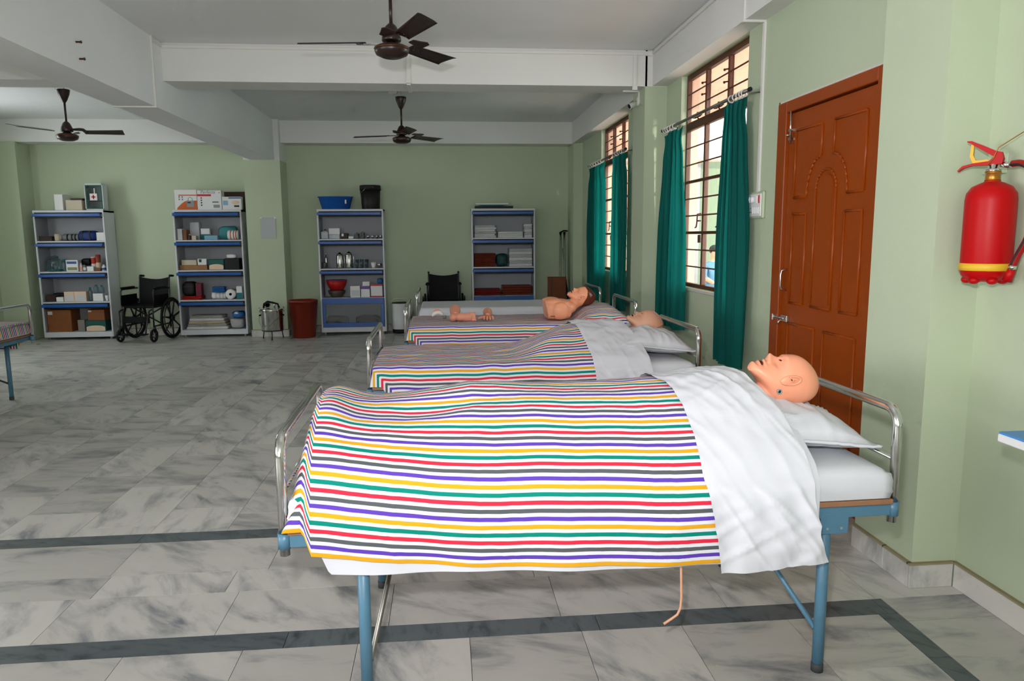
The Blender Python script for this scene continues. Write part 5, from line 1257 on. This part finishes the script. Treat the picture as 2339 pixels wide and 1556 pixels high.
def item(kind, x0, x1, z0, y, h, dep, col, name, label, cat, group):
    w = x1-x0; xc = (x0+x1)/2; d = dep if dep else min(w, .22); d = min(d, 11.413-y); c = 'c_'+col; yc = y+d/2
    L = (xc, yc, z0); sd = abs(hash((round(x0, 2), round(z0, 2)))) % 97
    def T(): return thing(name, label, cat, L, 0, group)
    f = -d/2-.0006      # front face
    def boxpart(t, cc=None): return MB().box(-w/2, w/2, -d/2, d/2, 0, h, .003).build('body', cc or c, t)
    def patch(t, a, b, z_0, z_1, mm, nm): return MB().box(-w/2+w*a, -w/2+w*b, f-.0008, f+.0004, h*z_0, h*z_1).build(nm, mm, t)
    if kind == 'carton':
        t = T(); boxpart(t); MB().box(-w/2+.002, w/2-.002, -.004, .004, h-.0004, h+.0006).build('lid_seam', 'c_grey', t) if h > .03 and w > .05 else None
        return t
    if kind == 'kraft':
        t = T(); boxpart(t); MB().box(-w/2+.002, w/2-.002, -.022, .022, h-.0004, h+.0008).build('packing_tape', 'c_tan', t); patch(t, .05, .24, .78, .93, 'c_greywhite', 'sticker'); return t
    if kind == 'label_box':
        t = T(); boxpart(t); patch(t, .08, .9, .66, .88, 'c_labelblue', 'blue_label'); patch(t, .1, .92, .1, .36, 'c_olive', 'green_panel'); return t
    if kind == 'label2':
        t = T(); boxpart(t); patch(t, .1, .9, .1, .62, 'c_greywhite', 'pale_label'); return t
    if kind == 'label3':
        t = T(); boxpart(t); patch(t, .14, .45, .45, .92, 'c_midgreen' if col == 'white' else 'c_white', 'label'); return t
    if kind == 'twotone':
        t = T(); boxpart(t, 'c_white'); mm = {'tealbox': 'c_teal', 'bluebox': 'c_lavender'}[col]
        patch(t, .0, 1, .0, .5, mm, 'coloured_half') if col == 'tealbox' else patch(t, 0, 1, .72, .98, mm, 'coloured_half'); return t
    if kind == 'redband':
        t = T(); boxpart(t); patch(t, 0, 1, .86, 1, 'c_bandred', 'top_band'); patch(t, 0, 1, 0, .09, 'c_bandred', 'bottom_band'); return t
    if kind == 'dome':
        t = T(); boxpart(t, 'c_midgreen'); pl = [(-w*.46, .004)]+[(-w*.46*cos(a), h*.36+h*.18*sin(a)) for a in np.linspace(0, pi, 14)]+[(w*.46, .004)]
        MB().prism(pl, f-.001, f+.0004, 'xz').build('oval_panel', 'c_creambox', t); return t
    if kind == 'neb':
        t = T(); boxpart(t); patch(t, .18, .99, .70, .755, 'c_orange', 'orange_line')
        pl = [(-w*.42, .003)]+[(-w*.42+w*.92*u, h*(.08+.38*sin(pi*.5*min(1, u*1.7)))) for u in np.linspace(.02, 1, 12)]+[(w*.5, .003)]
        MB().prism(pl, f-.0006, f+.0004, 'xz').build('orange_swoosh', 'c_orange', t)
        MB().box(w*.04, w*.36, f-.0016, f, h*.14, h*.46, .001).build('device_print', 'c_devgrey', t); MB().box(w*.07, w*.22, f-.0022, f, h*.32, h*.40).build('device_vent', 'c_darkgrey', t)
        MB().tube([(w*.10, f-.001, h*.46), (w*.12, f-.001, h*.58), (w*.2, f-.001, h*.63), (w*.28, f-.001, h*.58), (w*.30, f-.001, h*.46)], .004, 6).build('device_handle', 'c_devgrey', t)
        for a_ in (-.32, -.18):
            for b_ in (.48, .60): MB().box(w*a_, w*(a_+.06), f-.0012, f, h*b_, h*(b_+.08)).build('icon', 'c_grey', t)
        return t
    if kind == 'perf':
        t = T(); boxpart(t); patch(t, .0, .58, .70, .80, 'c_bandred', 'red_band'); text(t, 'Perfecta', .062, (-w*.36, f-.0006, h*.84), 'c_grey', 'lettering', .25)
        for q in range(4): patch(t, .14, .2, .20+.125*q, .27+.125*q, ['c_darkgrey', 'c_darkgrey', 'c_labelblue', 'c_bandred'][q], 'bullet')
        patch(t, .62, .88, .36, .43, 'c_grey', 'device_print'); patch(t, .66, .92, .1, .26, 'c_devgrey', 'device_print')
        MB().lathe([(.008, 0), (.008, .0012), (0, .0012)], 12, 'y', (w*.42, f-.001, h*.88)).build('seal', 'c_orange', t); return t
    if kind == 'bluecarton':
        t = T(); boxpart(t); patch(t, .34, 1, .86, .95, 'c_labelblue', 'blue_stripe'); patch(t, .05, .30, .35, .7, 'c_skyblue', 'blue_print')
        MB().ellipsoid((w*.2, f, h*.56), (w*.2, .0015, h*.16), 16, 8).build('device_print', 'c_creambox', t); MB().box(w*.12, w*.38, f-.0018, f, h*.2, h*.34).build('device_base', 'c_darkgrey', t); return t
    if kind == 'mug':
        t = T(); r = w/2*.85; MB().lathe([(r*.8, 0), (r, .01), (r, h), (r*.92, h), (r*.9, .012), (0, .012)], 20).build('cup', c, t)
        MB().tube([(r*.95, 0, h*.75), (r*1.17, 0, h*.7), (r*1.17, 0, h*.35), (r*.95, 0, h*.25)], .006, 8).build('handle', c, t); return t
    if kind == 'roll':
        t = T(); r = h/2; cc = {'rollgrey': 'c_grey', 'orangewhite': 'c_white', 'whiteroll': 'c_white'}[col]
        MB().lathe([(r*.5, -w/2), (r*.96, -w/2), (r, -w/2+.006), (r, w/2-.006), (r*.96, w/2), (r*.5, w/2)], 24, 'x', (0, 0, r)).build('roll', cc, t)
        st = {'rollgrey': 'c_black', 'orangewhite': 'c_orange', 'whiteroll': 'c_greywhite'}[col]
        for q in (-.2, .1, .32): MB().lathe([(r*1.001, w*q-w*.05), (r*1.006, w*q), (r*1.001, w*q+w*.05)], 24, 'x', (0, 0, r)).build('band', st, t)
        return t
    if kind == 'rollend':
        t = T(); r = w/2; hh = min(r, h/2); MB().lathe([(0, -d/2), (hh*.3, -d/2), (hh*.95, -d/2), (hh, -d/2+.006), (hh, d/2), (0, d/2)], 28, 'y', (0, 0, hh)).build('roll', 'c_white', t)
        MB().lathe([(hh*.28, -d/2-.001), (hh*.12, -d/2-.001)], 16, 'y', (0, 0, hh)).build('core', 'c_grey', t); return t
    if kind == 'bag':
        t = T(); cc = {'bluewhite': 'c_blue'}.get(col, c); soft(MB(), w, d, h, sd, .6).build('body', cc, t)
        if col in ('navy', 'black') and w > .12:
            MB().box(-w*.35, w*.35, -d/2-.0005, -d/2+.004, h*.62, h*.66).build('zip', 'c_darkgrey', t)
        if col == 'navy':
            for q in (-.2, .2): MB().box(w*q-.010, w*q+.010, -d/2-.002, d*.0, h*.05, h*.97, .002).build('strap', 'c_black', t)
        if col == 'bluewhite': MB().ellipsoid((0, -.01, h*.72), (w*.46, d*.46, h*.27), 18, 8).build('white_side', 'c_white', t)
        return t
    if kind == 'jar':
        t = T(); r = w/2; MB().lathe([(r*.9, .002), (r, .02), (r, h*.45), (r*.85, h*.66), (r*.5, h*.78), (r*.42, h*.82), (r*.42, h*.9)], 26).build('glass', c, t)
        MB().lathe([(r*.46, h*.86), (r*.46, h*.93), (r*.2, h*.97), (0, h)], 22).build('lid', 'c_clear', t); MB().lathe([(0, .004), (r*.93, .006), (r*.93, h*.12), (0, h*.12)], 24).build('liquid', 'c_liquid', t); return t
    if kind in ('bottle', 'tin'):
        t = T(); r = w/2
        if kind == 'tin': pr = [(r*.96, 0), (r, .004), (r, h*.93), (r*.94, h*.94), (r*.94, h*.95)]; cap = [(r*.97, h*.93), (r*.97, h*.985), (r*.9, h), (0, h)]
        else: pr = [(r*.94, 0), (r, .006), (r, h*.66), (r*.8, h*.76), (r*.42, h*.82), (r*.42, h*.86)]; cap = [(r*.5, h*.85), (r*.52, h*.98), (r*.45, h), (0, h)]
        MB().lathe(pr, 20).build('body', c, t)
        capm = {'clear': 'c_teal', 'grey': 'c_black', 'amber': 'c_cream', 'steel': 'c_steel', 'redpat': 'c_white', 'redbrown': 'c_bandred'}.get(col, 'c_white')
        MB().lathe(cap, 18).build('cap', capm, t)
        if col in ('pale', 'grey', 'white', 'redpat', 'redbrown'): MB().lathe([(r*1.004, h*.15), (r*1.01, h*.16), (r*1.01, h*.5), (r*1.004, h*.51)], 20).build('label_band', {'pale': 'c_pinklab', 'grey': 'c_white', 'white': 'c_labelblue', 'redpat': 'c_white', 'redbrown': 'c_creambox'}[col], t)
        return t
    if kind == 'pot':
        t = T(); r = w/2; MB().lathe([(r*.85, 0), (r*.92, .006), (r*.92, h*.78), (r, h*.79), (r, h*.82), (r*.92, h*.86), (r*.4, h*.93), (0, h*.94)], 24).build('body', 'c_steel', t)
        MB().lathe([(r*.12, h*.93), (r*.22, h*.97), (0, h)], 14).build('knob', 'c_black', t)
        for q in (.3, .55): MB().lathe([(r*.925, h*q-.003), (r*.96, h*q), (r*.925, h*q+.003)], 24).build('ring', 'c_steel', t)
        return t
    if kind == 'flask':
        t = T(); r = w/2*.88; MB().lathe([(r*.96, 0), (r, .008), (r*.98, h*.78), (r*.86, h*.84)], 28).build('body', 'c_steel', t)
        MB().lathe([(r*.9, h*.83), (r*.84, h*.87), (r*.5, h*.93), (r*.16, h*.95), (r*.2, h*.98), (0, h)], 24).build('lid', 'c_steel', t)
        MB().tube([(r*.95, 0, h*.76), (r*1.3, 0, h*.72), (r*1.36, 0, h*.5), (r*1.2, 0, h*.3), (r*.96, 0, h*.24)], .005, 8).build('handle', 'c_steel', t)
        MB().tube([(-r*.9, 0, h*.74), (-r*1.15, 0, h*.8)], [.01, .004], 8).build('spout', 'c_steel', t); return t
    if kind == 'glass':
        t = T(); r = w/2; MB().lathe([(r*.8, 0), (r, h), (r*.94, h), (r*.75, .008), (0, .008)], 20).build('glass', 'c_clear', t); MB().lathe([(r*.99, h*.985), (r*1.01, h*.99), (r*.99, h)], 20).build('rim', 'c_clear', t); return t
    if kind == 'bowl':
        t = T(); r = w/2; MB().lathe([(r*.55, 0), (r*.6, .003), (r*.9, h*.55), (r, h), (r*.95, h), (r*.85, h*.55), (r*.5, .008), (0, .008)], 26).build('bowl', c, t)
        MB().lathe([(r*.985, h*.95), (r*1.02, h*.97), (r*.985, h)], 26).build('rim', 'c_lavender' if col == 'redbowl' else c, t); return t
    if kind == 'tub':
        t = T(); r = w/2; MB().lathe([(r*.74, 0), (r*.77, .004), (r*.95, h*.93), (r, h*.94), (r, h), (r*.93, h), (r*.74, .008), (0, .008)], 44, sy=.55).build('tub', c, t)
        MB().box(w*.29, w*.33, -.55*r*.95, -.55*r*.72, h*.42, h*.72, .001).build('sticker', 'c_white', t); return t
    if kind == 'bucket':
        t = T(); r = w/2*.97; MB().lathe([(r*.84, 0), (r*.87, .005), (r*.97, h*.80)], 40).build('pail', c, t)
        MB().lathe([(r*.97, h*.80), (r*1.03, h*.805), (r*1.03, h*.975), (r*.98, h), (r*.9, h*.985), (0, h*.985)], 40).build('lid', c, t)
        MB().tube([(-r*1.0, -.02, h*.82), (-r*.95, -.07, h*.66), (-r*.55, -r*.85, h*.78), (-r*.4, -r*.94, h*.86), (r*.4, -r*.96, h*.90)], .003, 6).build('wire_handle', 'steel', t); return t
    if kind == 'jug':
        t = T(); MB().box(-w/2, w/2, -d/2, d/2, 0, h*.78, .012).build('body', c, t); MB().lathe([(w*.3, h*.76), (w*.2, h*.88)], 16).build('neck', c, t); MB().lathe([(w*.16, h*.86), (w*.16, h*.97), (0, h)], 16).build('cap', 'c_darkgrey', t); return t
    if kind == 'folded':
        n = 16; pl = []
        r = h/2
        t = thing(name, label, cat, L, 0, group)
        lay = max(2, min(4, int(h/.014)))
        for q in range(lay):
            za, zb = h*q/lay, h*(q+1)/lay
            mb = MB(); k = 10; vs = []
            mb.box(-w/2+.003*(q % 2), w/2-.002*((q+1) % 2), -d/2+.004*((q*7) % 3)*.5, d/2, za+.0004, zb-.0004, (zb-za)*.42)
            mb.build('fold', c, t)
        return t
for it in ITEMS: item(*it)

def build_first_aid():
    t = thing('first_aid_cabinet', 'white first aid cabinet with green framed glass door', 'cabinet', (-4.963, 11.24, 1.8535)); w, h, d = .125, .375, .07
    for sg in (-1, 1): MB().box(sg*w, sg*(w-.008), -d, d, 0, h, .002).build('side_panel', 'cabinet_white', t)
    MB().box(-w+.008, w-.008, d-.006, d, 0, h).build('back_panel', 'cabinet_white', t)
    MB().box(-w+.008, w-.008, -d, d-.006, h-.008, h).build('top_panel', 'cabinet_white', t); MB().box(-w+.008, w-.008, -d, d-.006, 0, .008).build('bottom_panel', 'cabinet_white', t)
    MB().box(-w+.008, w-.008, -d+.01, d-.006, .13, .136).build('shelf', 'c_grey', t)
    fr = MB(); q = .016
    fr.box(-w+.012, w-.012, -d-.006, -d-.001, .02, .02+q); fr.box(-w+.012, w-.012, -d-.006, -d-.001, h-.02-q, h-.02); fr.box(-w+.012, -w+.012+q, -d-.006, -d-.001, .02+q, h-.02-q); fr.box(w-.012-q, w-.012, -d-.006, -d-.001, .02+q, h-.02-q)
    dr = fr.build('door', 'c_aidgreen', t); MB().box(-w+.028, w-.028, -d-.005, -d-.003, .036, h-.036).build('pane', 'cab_glass', dr)
    rim = MB(); rim.box(-w, -w+.011, -d-.004, -d, 0, h); rim.box(w-.011, w, -d-.004, -d, 0, h); rim.box(-w, w, -d-.004, -d, h-.019, h); rim.box(-w, w, -d-.004, -d, 0, .019); rim.build('front_rim', 'cabinet_white', t)
    MB().box(-.055, .045, -d-.008, -d-.0055, .14, .235, .001).build('white_emblem', 'c_white', dr)
    cr = MB().box(-.035, .025, -d-.0095, -d-.008, .178, .197); cr.box(-.0145, .0045, -d-.0095, -d-.008, .158, .217); cr.build('red_cross', 'switch_red', dr)
    MB().box(.005, .02, -d-.008, -d-.0055, .235, .31, .001).build('white_stem', 'c_white', dr)
build_first_aid()

# ------------------------------------------------------------------ wheelchair
def wheelchair(label, loc, rz):
    t = thing('wheelchair', label, 'wheelchair', loc, rz, 'folding wheelchairs')   # front towards -y, origin on the floor
    hw = .225
    MB().box(-hw+.01, hw-.01, -.20, .21, .475, .50, .01).build('seat', 'black_vinyl', t)
    vs = []; n, m = 12, 10
    for i in range(n+1):
        for j in range(m+1):
            u, v = i/n, j/m; x = -hw+2*hw*u; vs.append((x, .225+.035*sin(pi*u)*(.4+.6*v)+.05*v, .49+.40*v-.035*sin(pi*u)*(v > .95)))
    N = m+1; fs = [(i*N+j, (i+1)*N+j, (i+1)*N+j+1, i*N+j+1) for i in range(n) for j in range(m)]; K = len(vs)
    MB().add(vs+[(x, y+.012, z) for x, y, z in vs], fs+[tuple(K+q for q in f[::-1]) for f in fs], True).build('backrest', 'black_vinyl', t)
    for s in (-1, 1):
        x = s*hw
        fr = MB(); r = .011
        fr.tube([(x, .225, .16), (x, .225, .50), (x, .275, .88), (x, .285, .91), (x, .36, .905)], r, 10)
        fr.tube([(x, -.22, .14), (x, -.22, .48), (x, -.21, .50), (x, .225, .50)], r, 10)
        fr.tube([(x, -.22, .22), (x, .225, .22)], r, 10)
        f = fr.build('side_frame', 'black_metal', t)
        MB().tube([(x, .29, .908), (x, .385, .900)], .016, 12).build('push_handle', 'black_vinyl', f)
        xo = s*(hw+.012)
        MB().tube([(xo, -.20, .50), (xo, -.20, .70), (xo, -.17, .735), (xo, .22, .735)], .010, 10).build('arm_frame', 'black_metal', t)
        MB().box(xo-.026, xo+.026, -.17, .13, .742, .768, .010).build('armrest', 'black_vinyl', t)
        MB().box(xo-.003, xo+.003, -.185, .19, .505, .655).build('skirt_guard', 'black_vinyl', t)
        MB().tube([(xo, -.192, .52), (xo, -.192, .66)], .0065, 8).build('chrome_post', 'chrome', t)
        # drive wheel
        xw = s*(hw+.055); R = .30; cy, cz = .17, .30
        w = MB().tube(arc((xw, cy, cz), R-.014, 0, 2*pi, 44, (0, 1, 0), (0, 0, 1)), .0145, 10, False).build('wheel', 'tyre', t)
        MB().tube(arc((xw, cy, cz), R-.036, 0, 2*pi, 40, (0, 1, 0), (0, 0, 1)), .012, 8, False).build('rim', 'black_metal', w)
        MB().tube(arc((xw+s*.032, cy, cz), R-.045, 0, 2*pi, 40, (0, 1, 0), (0, 0, 1)), .007, 8, False).build('push_rim', 'chrome' if False else 'black_metal', w)
        MB().lathe([(.036, -.024), (.036, .024), (0, .024)], 16, 'x', (xw, cy, cz)).build('hub', 'black_metal', w)
        for k in range(7):
            a = k*2*pi/7+.3; MB().tube([(xw, cy+.03*cos(a), cz+.03*sin(a)), (xw, cy+(R-.04)*cos(a), cz+(R-.04)*sin(a))], [.013, .009], 8).build('spoke', 'black_metal', w)
        # castor
        xc, yc = s*(hw+.02), -.27
        MB().tube([(s*hw, -.22, .21), (xc, -.235, .20), (xc, -.24, .17)], .016, 10).build('castor_stem', 'black_metal', t)
        cw = MB().tube(arc((xc, yc, .095), .078, 0, 2*pi, 28, (0, 1, 0), (0, 0, 1)), .017, 10, False); cwo = cw.build('castor_wheel', 'tyre', t)
        MB().lathe([(.026, -.016), (.026, .016), (0, .016)], 14, 'x', (xc, yc, .095)).build('castor_hub', 'plastic_grey', cwo)
        for k in range(5):
            a = k*2*pi/5; MB().tube([(xc, yc, .095), (xc, yc+.068*cos(a), .095+.068*sin(a))], .008, 6).build('castor_spoke', 'black_metal', cwo)
        for q in (-1, 1): MB().tube([(xc+q*.024, -.24, .18), (xc+q*.024, yc, .095)], .006, 8).build('fork', 'black_metal', cwo)
        # leg hanger and foot plate
        MB().tube([(s*(hw-.01), -.22, .46), (s*(hw-.01), -.30, .44), (s*(hw-.035), -.36, .20), (s*(hw-.04), -.37, .13)], .010, 10).build('leg_hanger', 'black_metal', t)
        MB().box(s*.035, s*(hw-.03), -.44, -.30, .115, .128, .004).build('foot_plate', 'black_vinyl', t)
    xb = MB()
    xb.tube([(-hw, .05, .22), (hw, .05, .47)], .010, 10); xb.tube([(hw, .02, .22), (-hw, .02, .47)], .010, 10); xb.build('cross_brace', 'black_metal', t)
    MB().box(-hw+.03, hw-.03, -.27, -.255, .27, .36, .006).build('calf_strap', 'black_vinyl', t)
    return t
wc = wheelchair('black folding wheelchair between the two left bookcases', (-4.275, 10.93, 0), -.16)
wc2 = copy_tree(wc); wc2.location = (-.01, 10.9, 0); wc2.rotation_euler.z = 0; wc2['label'] = 'black wheelchair half hidden behind the white bed'

def build_steriliser():
    t = thing('steriliser_drum', 'polished steel drum with clamped lid on a black iron stand', 'drum', (-2.475, 10.74, 0)); z = .135; h = .305; r = .152
    for k in range(3):
        a = -pi/2+.15+k*2*pi/3; MB().tube([(r*.92*cos(a), r*.92*sin(a), z-.002), (r*1.06*cos(a), r*1.06*sin(a), .0)], .008, 8).build('stand_leg', 'black_metal', t)
    MB().tube(arc((0, 0, z-.006), r*.95, 0, 2*pi, 36, (1, 0, 0), (0, 1, 0)), .0075, 8, False).build('stand_ring', 'black_metal', t)
    MB().lathe([(r*.97, z), (r, z+.006), (r, z+h-.03), (r*1.02, z+h-.025)], 48).build('drum', 'chrome', t)
    ld = MB().lathe([(r*1.05, z+h-.026), (r*1.06, z+h-.018), (r*1.05, z+h-.006), (r*.9, z+h+.004), (r*.4, z+h+.012), (0, z+h+.013)], 48).build('lid', 'chrome', t)
    for k in range(6):
        a = k*pi/3+.2; c_, s_ = cos(a)*r*1.08, sin(a)*r*1.08
        MB().tube([(c_, s_, z+h-.05), (c_, s_, z+h+.012)], .006, 8).build('clamp_screw', 'steel', ld); MB().ellipsoid((c_, s_, z+h+.014), (.013, .013, .009), 12, 8).build('wing_nut', 'steel', ld)
    MB().lathe([(.032, -.014), (.036, -.010), (.036, .01), (0, .01)], 22, 'y', (-.045, -.035, z+h+.055)).build('gauge', 'black_metal', ld)
    MB().lathe([(.026, -.0155), (0, -.0155)], 20, 'y', (-.045, -.035, z+h+.055)).build('gauge_face', 'c_white', ld)
    MB().tube([(-.11, 0, z+h+.01), (-.10, 0, z+h+.065), (-.05, 0, z+h+.10), (.02, 0, z+h+.085), (.09, 0, z+h+.065), (.11, 0, z+h+.01)], [.012, .016, .015, .014, .013, .01], 10).build('lid_handle', 'black_vinyl', ld)
    MB().lathe([(.012, z+h+.01), (.012, z+h+.04), (.018, z+h+.045), (.014, z+h+.07), (0, z+h+.072)], 14, c=(.05, -.03, 0)).build('safety_valve', 'steel', ld)
    for a in (-pi+.25, -.12): MB().tube([(r*cos(a)*1.0, r*sin(a), z+h*.70), (r*cos(a)*1.16, r*sin(a)*1.16, z+h*.70)], .012, 8).build('side_grip', 'black_vinyl', t)
    MB().tube([(-r*1.1, -.04, z+h*.68), (-r*1.08, -.08, z+h*.4), (-r*.7, -.145, z+h*.15), (0, -.17, z+h*.22), (r*.5, -.155, z+h*.42), (r*1.0, -.07, z+h*.66)], .003, 6).build('wire_bail', 'dull_steel', t)
build_steriliser()

def build_bins():
    t = thing('waste_bin', 'tall rust red plastic waste bin beside the steel drum', 'bin', (-2.06, 10.88, 0)); h = .545
    MB().lathe([(.158, 0), (.162, .006), (.208, h-.03), (.214, h-.028), (.216, h-.004), (.210, h), (.203, h), (.156, .012), (0, .012)], 48).build('shell', 'bin_rust', t)
    MB().lathe([(.2095, h-.060), (.2115, h-.056), (.2095, h-.052)], 48).build('band', 'bin_rust', t)
    t = thing('pedal_bin', 'white bin with black liner and raised handle behind the beds', 'bin', (-.66, 11.2, 0)); h = .45
    MB().lathe([(.14, .06), (.143, .07), (.150, h), (.142, h), (.13, .08), (0, .08)], 40).build('shell', 'bin_white', t)
    MB().lathe([(.136, 0), (.138, .058), (0, .058)], 36).build('base', 'black_and_shade', t)
    MB().lathe([(.141, h-.002), (.147, h+.004), (.139, h+.006), (.125, h-.06), (0, h-.07)], 36).build('liner', 'black_and_shade', t)
    MB().tube([(-.15, 0, h-.02), (-.14, .02, h+.035), (-.08, .05, h+.062), (.08, .05, h+.062), (.14, .02, h+.035), (.15, 0, h-.02)], .006, 8).build('handle', 'bin_white', t)
build_bins()

def build_corner():
    t = thing('folded_stretcher', 'folded stretcher of chrome poles and blue canvas leaning in the corner', 'stretcher', (1.83, 11.2, 0))
    for x, q in ((-.03, 0), (.03, .012)):
        p = MB().tube([(x*1.3-.03, -.10+q, .0), (x+.0, .10, 1.47)], .017, 12).build('pole', 'chrome', t)
        MB().tube([(x+.0, .10, 1.47), (x+.002, .102, 1.50)], .019, 12).build('pole_cap', 'black_vinyl', p)
    MB().tube([(-.04, .10, 1.49), (.02, .09, 1.52), (.08, .10, 1.515)], .011, 8).build('strap', 'black_vinyl', t)
    vs = [(.03+.02*sin(v*5)+.055*(1-v)*u, -.06+.16*v+.05*u, .15+1.1*v) for v in np.linspace(0, 1, 14) for u in (0, .5, 1)]
    fs = [(i*3+j, i*3+j+1, (i+1)*3+j+1, (i+1)*3+j) for i in range(13) for j in range(2)]; K = len(vs)
    MB().add(vs+[(x, y+.012, z) for x, y, z in vs], fs+[tuple(K+q for q in f[::-1]) for f in fs], True).build('canvas', 'canvas_blue', t)
    t = thing('tall_carton', 'tall brown box standing in front of the folded stretcher', 'box', (1.665, 10.80, 0), -.12)
    MB().box(-.135, .135, -.10, .10, 0, .83, .006).build('body', 'carton_brown', t)
    MB().box(-.085, -.075, -.1025, -.099, .02, .81).build('edge_strip', 'c_dbrown', t); MB().box(-.137, .137, -.102, .102, .80, .835, .004).build('lid', 'carton_brown', t)
    t = thing('paper_notice', 'sheet of paper in a clear sleeve taped to the pillar', 'notice', (-2.516, 10.998, 1.434))
    MB().box(-.105, .105, -.002, 0, 0, .297).build('paper', 'paper', t); MB().box(-.11, .11, -.003, -.0022, -.004, .301).build('sleeve', 'sleeve', t)
    for x in (-.1, .1): MB().box(x-.015, x+.015, -.0042, -.0032, .285, .305).build('tape', 'c_white', t)
build_corner()

def build_person():
    # somebody sitting in the corridor, seen through the window
    t = thing('person', 'person in a blue shirt sitting in the corridor outside the window', 'person', (4.62, 12.25, 0), .25)
    me = bpy.data.meshes.new('body')
    J = [((0, 0, .50), .13), ((0, .02, .72), .12), ((0, .03, .90), .13), ((0, .02, 1.0), .06), ((0, 0, 1.06), .055), ((0, -.01, 1.14), .085), ((0, -.01, 1.22), .075),
         ((-.17, .02, .92), .06), ((-.21, -.02, .72), .045), ((-.13, -.20, .62), .035), ((.17, .02, .92), .06), ((.21, -.02, .72), .045), ((.13, -.20, .62), .035),
         ((-.10, -.02, .48), .085), ((-.12, -.38, .48), .06), ((-.12, -.40, .10), .045), ((-.12, -.50, .05), .04), ((.10, -.02, .48), .085), ((.12, -.38, .48), .06), ((.12, -.40, .10), .045), ((.12, -.50, .05), .04)]
    E_ = [(0, 1), (1, 2), (2, 3), (3, 4), (4, 5), (5, 6), (2, 7), (7, 8), (8, 9), (2, 10), (10, 11), (11, 12), (0, 13), (13, 14), (14, 15), (15, 16), (0, 17), (17, 18), (18, 19), (19, 20)]
    me.from_pydata([j[0] for j in J], E_, []); o = bpy.data.objects.new('body', me); COL.objects.link(o)
    sk = o.modifiers.new('skin', 'SKIN')
    for i, j in enumerate(J): me.skin_vertices[0].data[i].radius = (j[1], j[1]); me.skin_vertices[0].data[i].use_root = (i == 0)
    ss = o.modifiers.new('sub', 'SUBSURF'); ss.levels = 2; ss.render_levels = 2
    dg = bpy.context.evaluated_depsgraph_get(); m2 = bpy.data.meshes.new_from_object(o.evaluated_get(dg)); bpy.data.objects.remove(o)
    m2.materials.clear()
    for q in ('shirt_blue', 'trousers', 'skin_tan'): m2.materials.append(M[q])
    for p in m2.polygons:
        z, x = p.center.z, abs(p.center.x); p.use_smooth = True
        p.material_index = 2 if (z > .99 or (x > .1 and .56 < z < .72 and p.center.y < -.06)) else (1 if z < .56 else 0)
    b = bpy.data.objects.new('body', m2); COL.objects.link(b); b.parent = t
    MB().ellipsoid((0, .012, 1.185), (.088, .095, .085), 18, 12).build('hair', 'c_black', t)
    s = thing('stool', 'stool under the person in the corridor', 'stool', (4.62, 12.27, 0)); MB().box(-.2, .2, -.15, .18, .36, .40, .006).build('seat', 'c_brown', s)
    for x in (-.17, .17):
        for y in (-.12, .15): MB().box(x-.02, x+.02, y-.02, y+.02, 0, .36).build('leg', 'c_brown', s)
build_person()
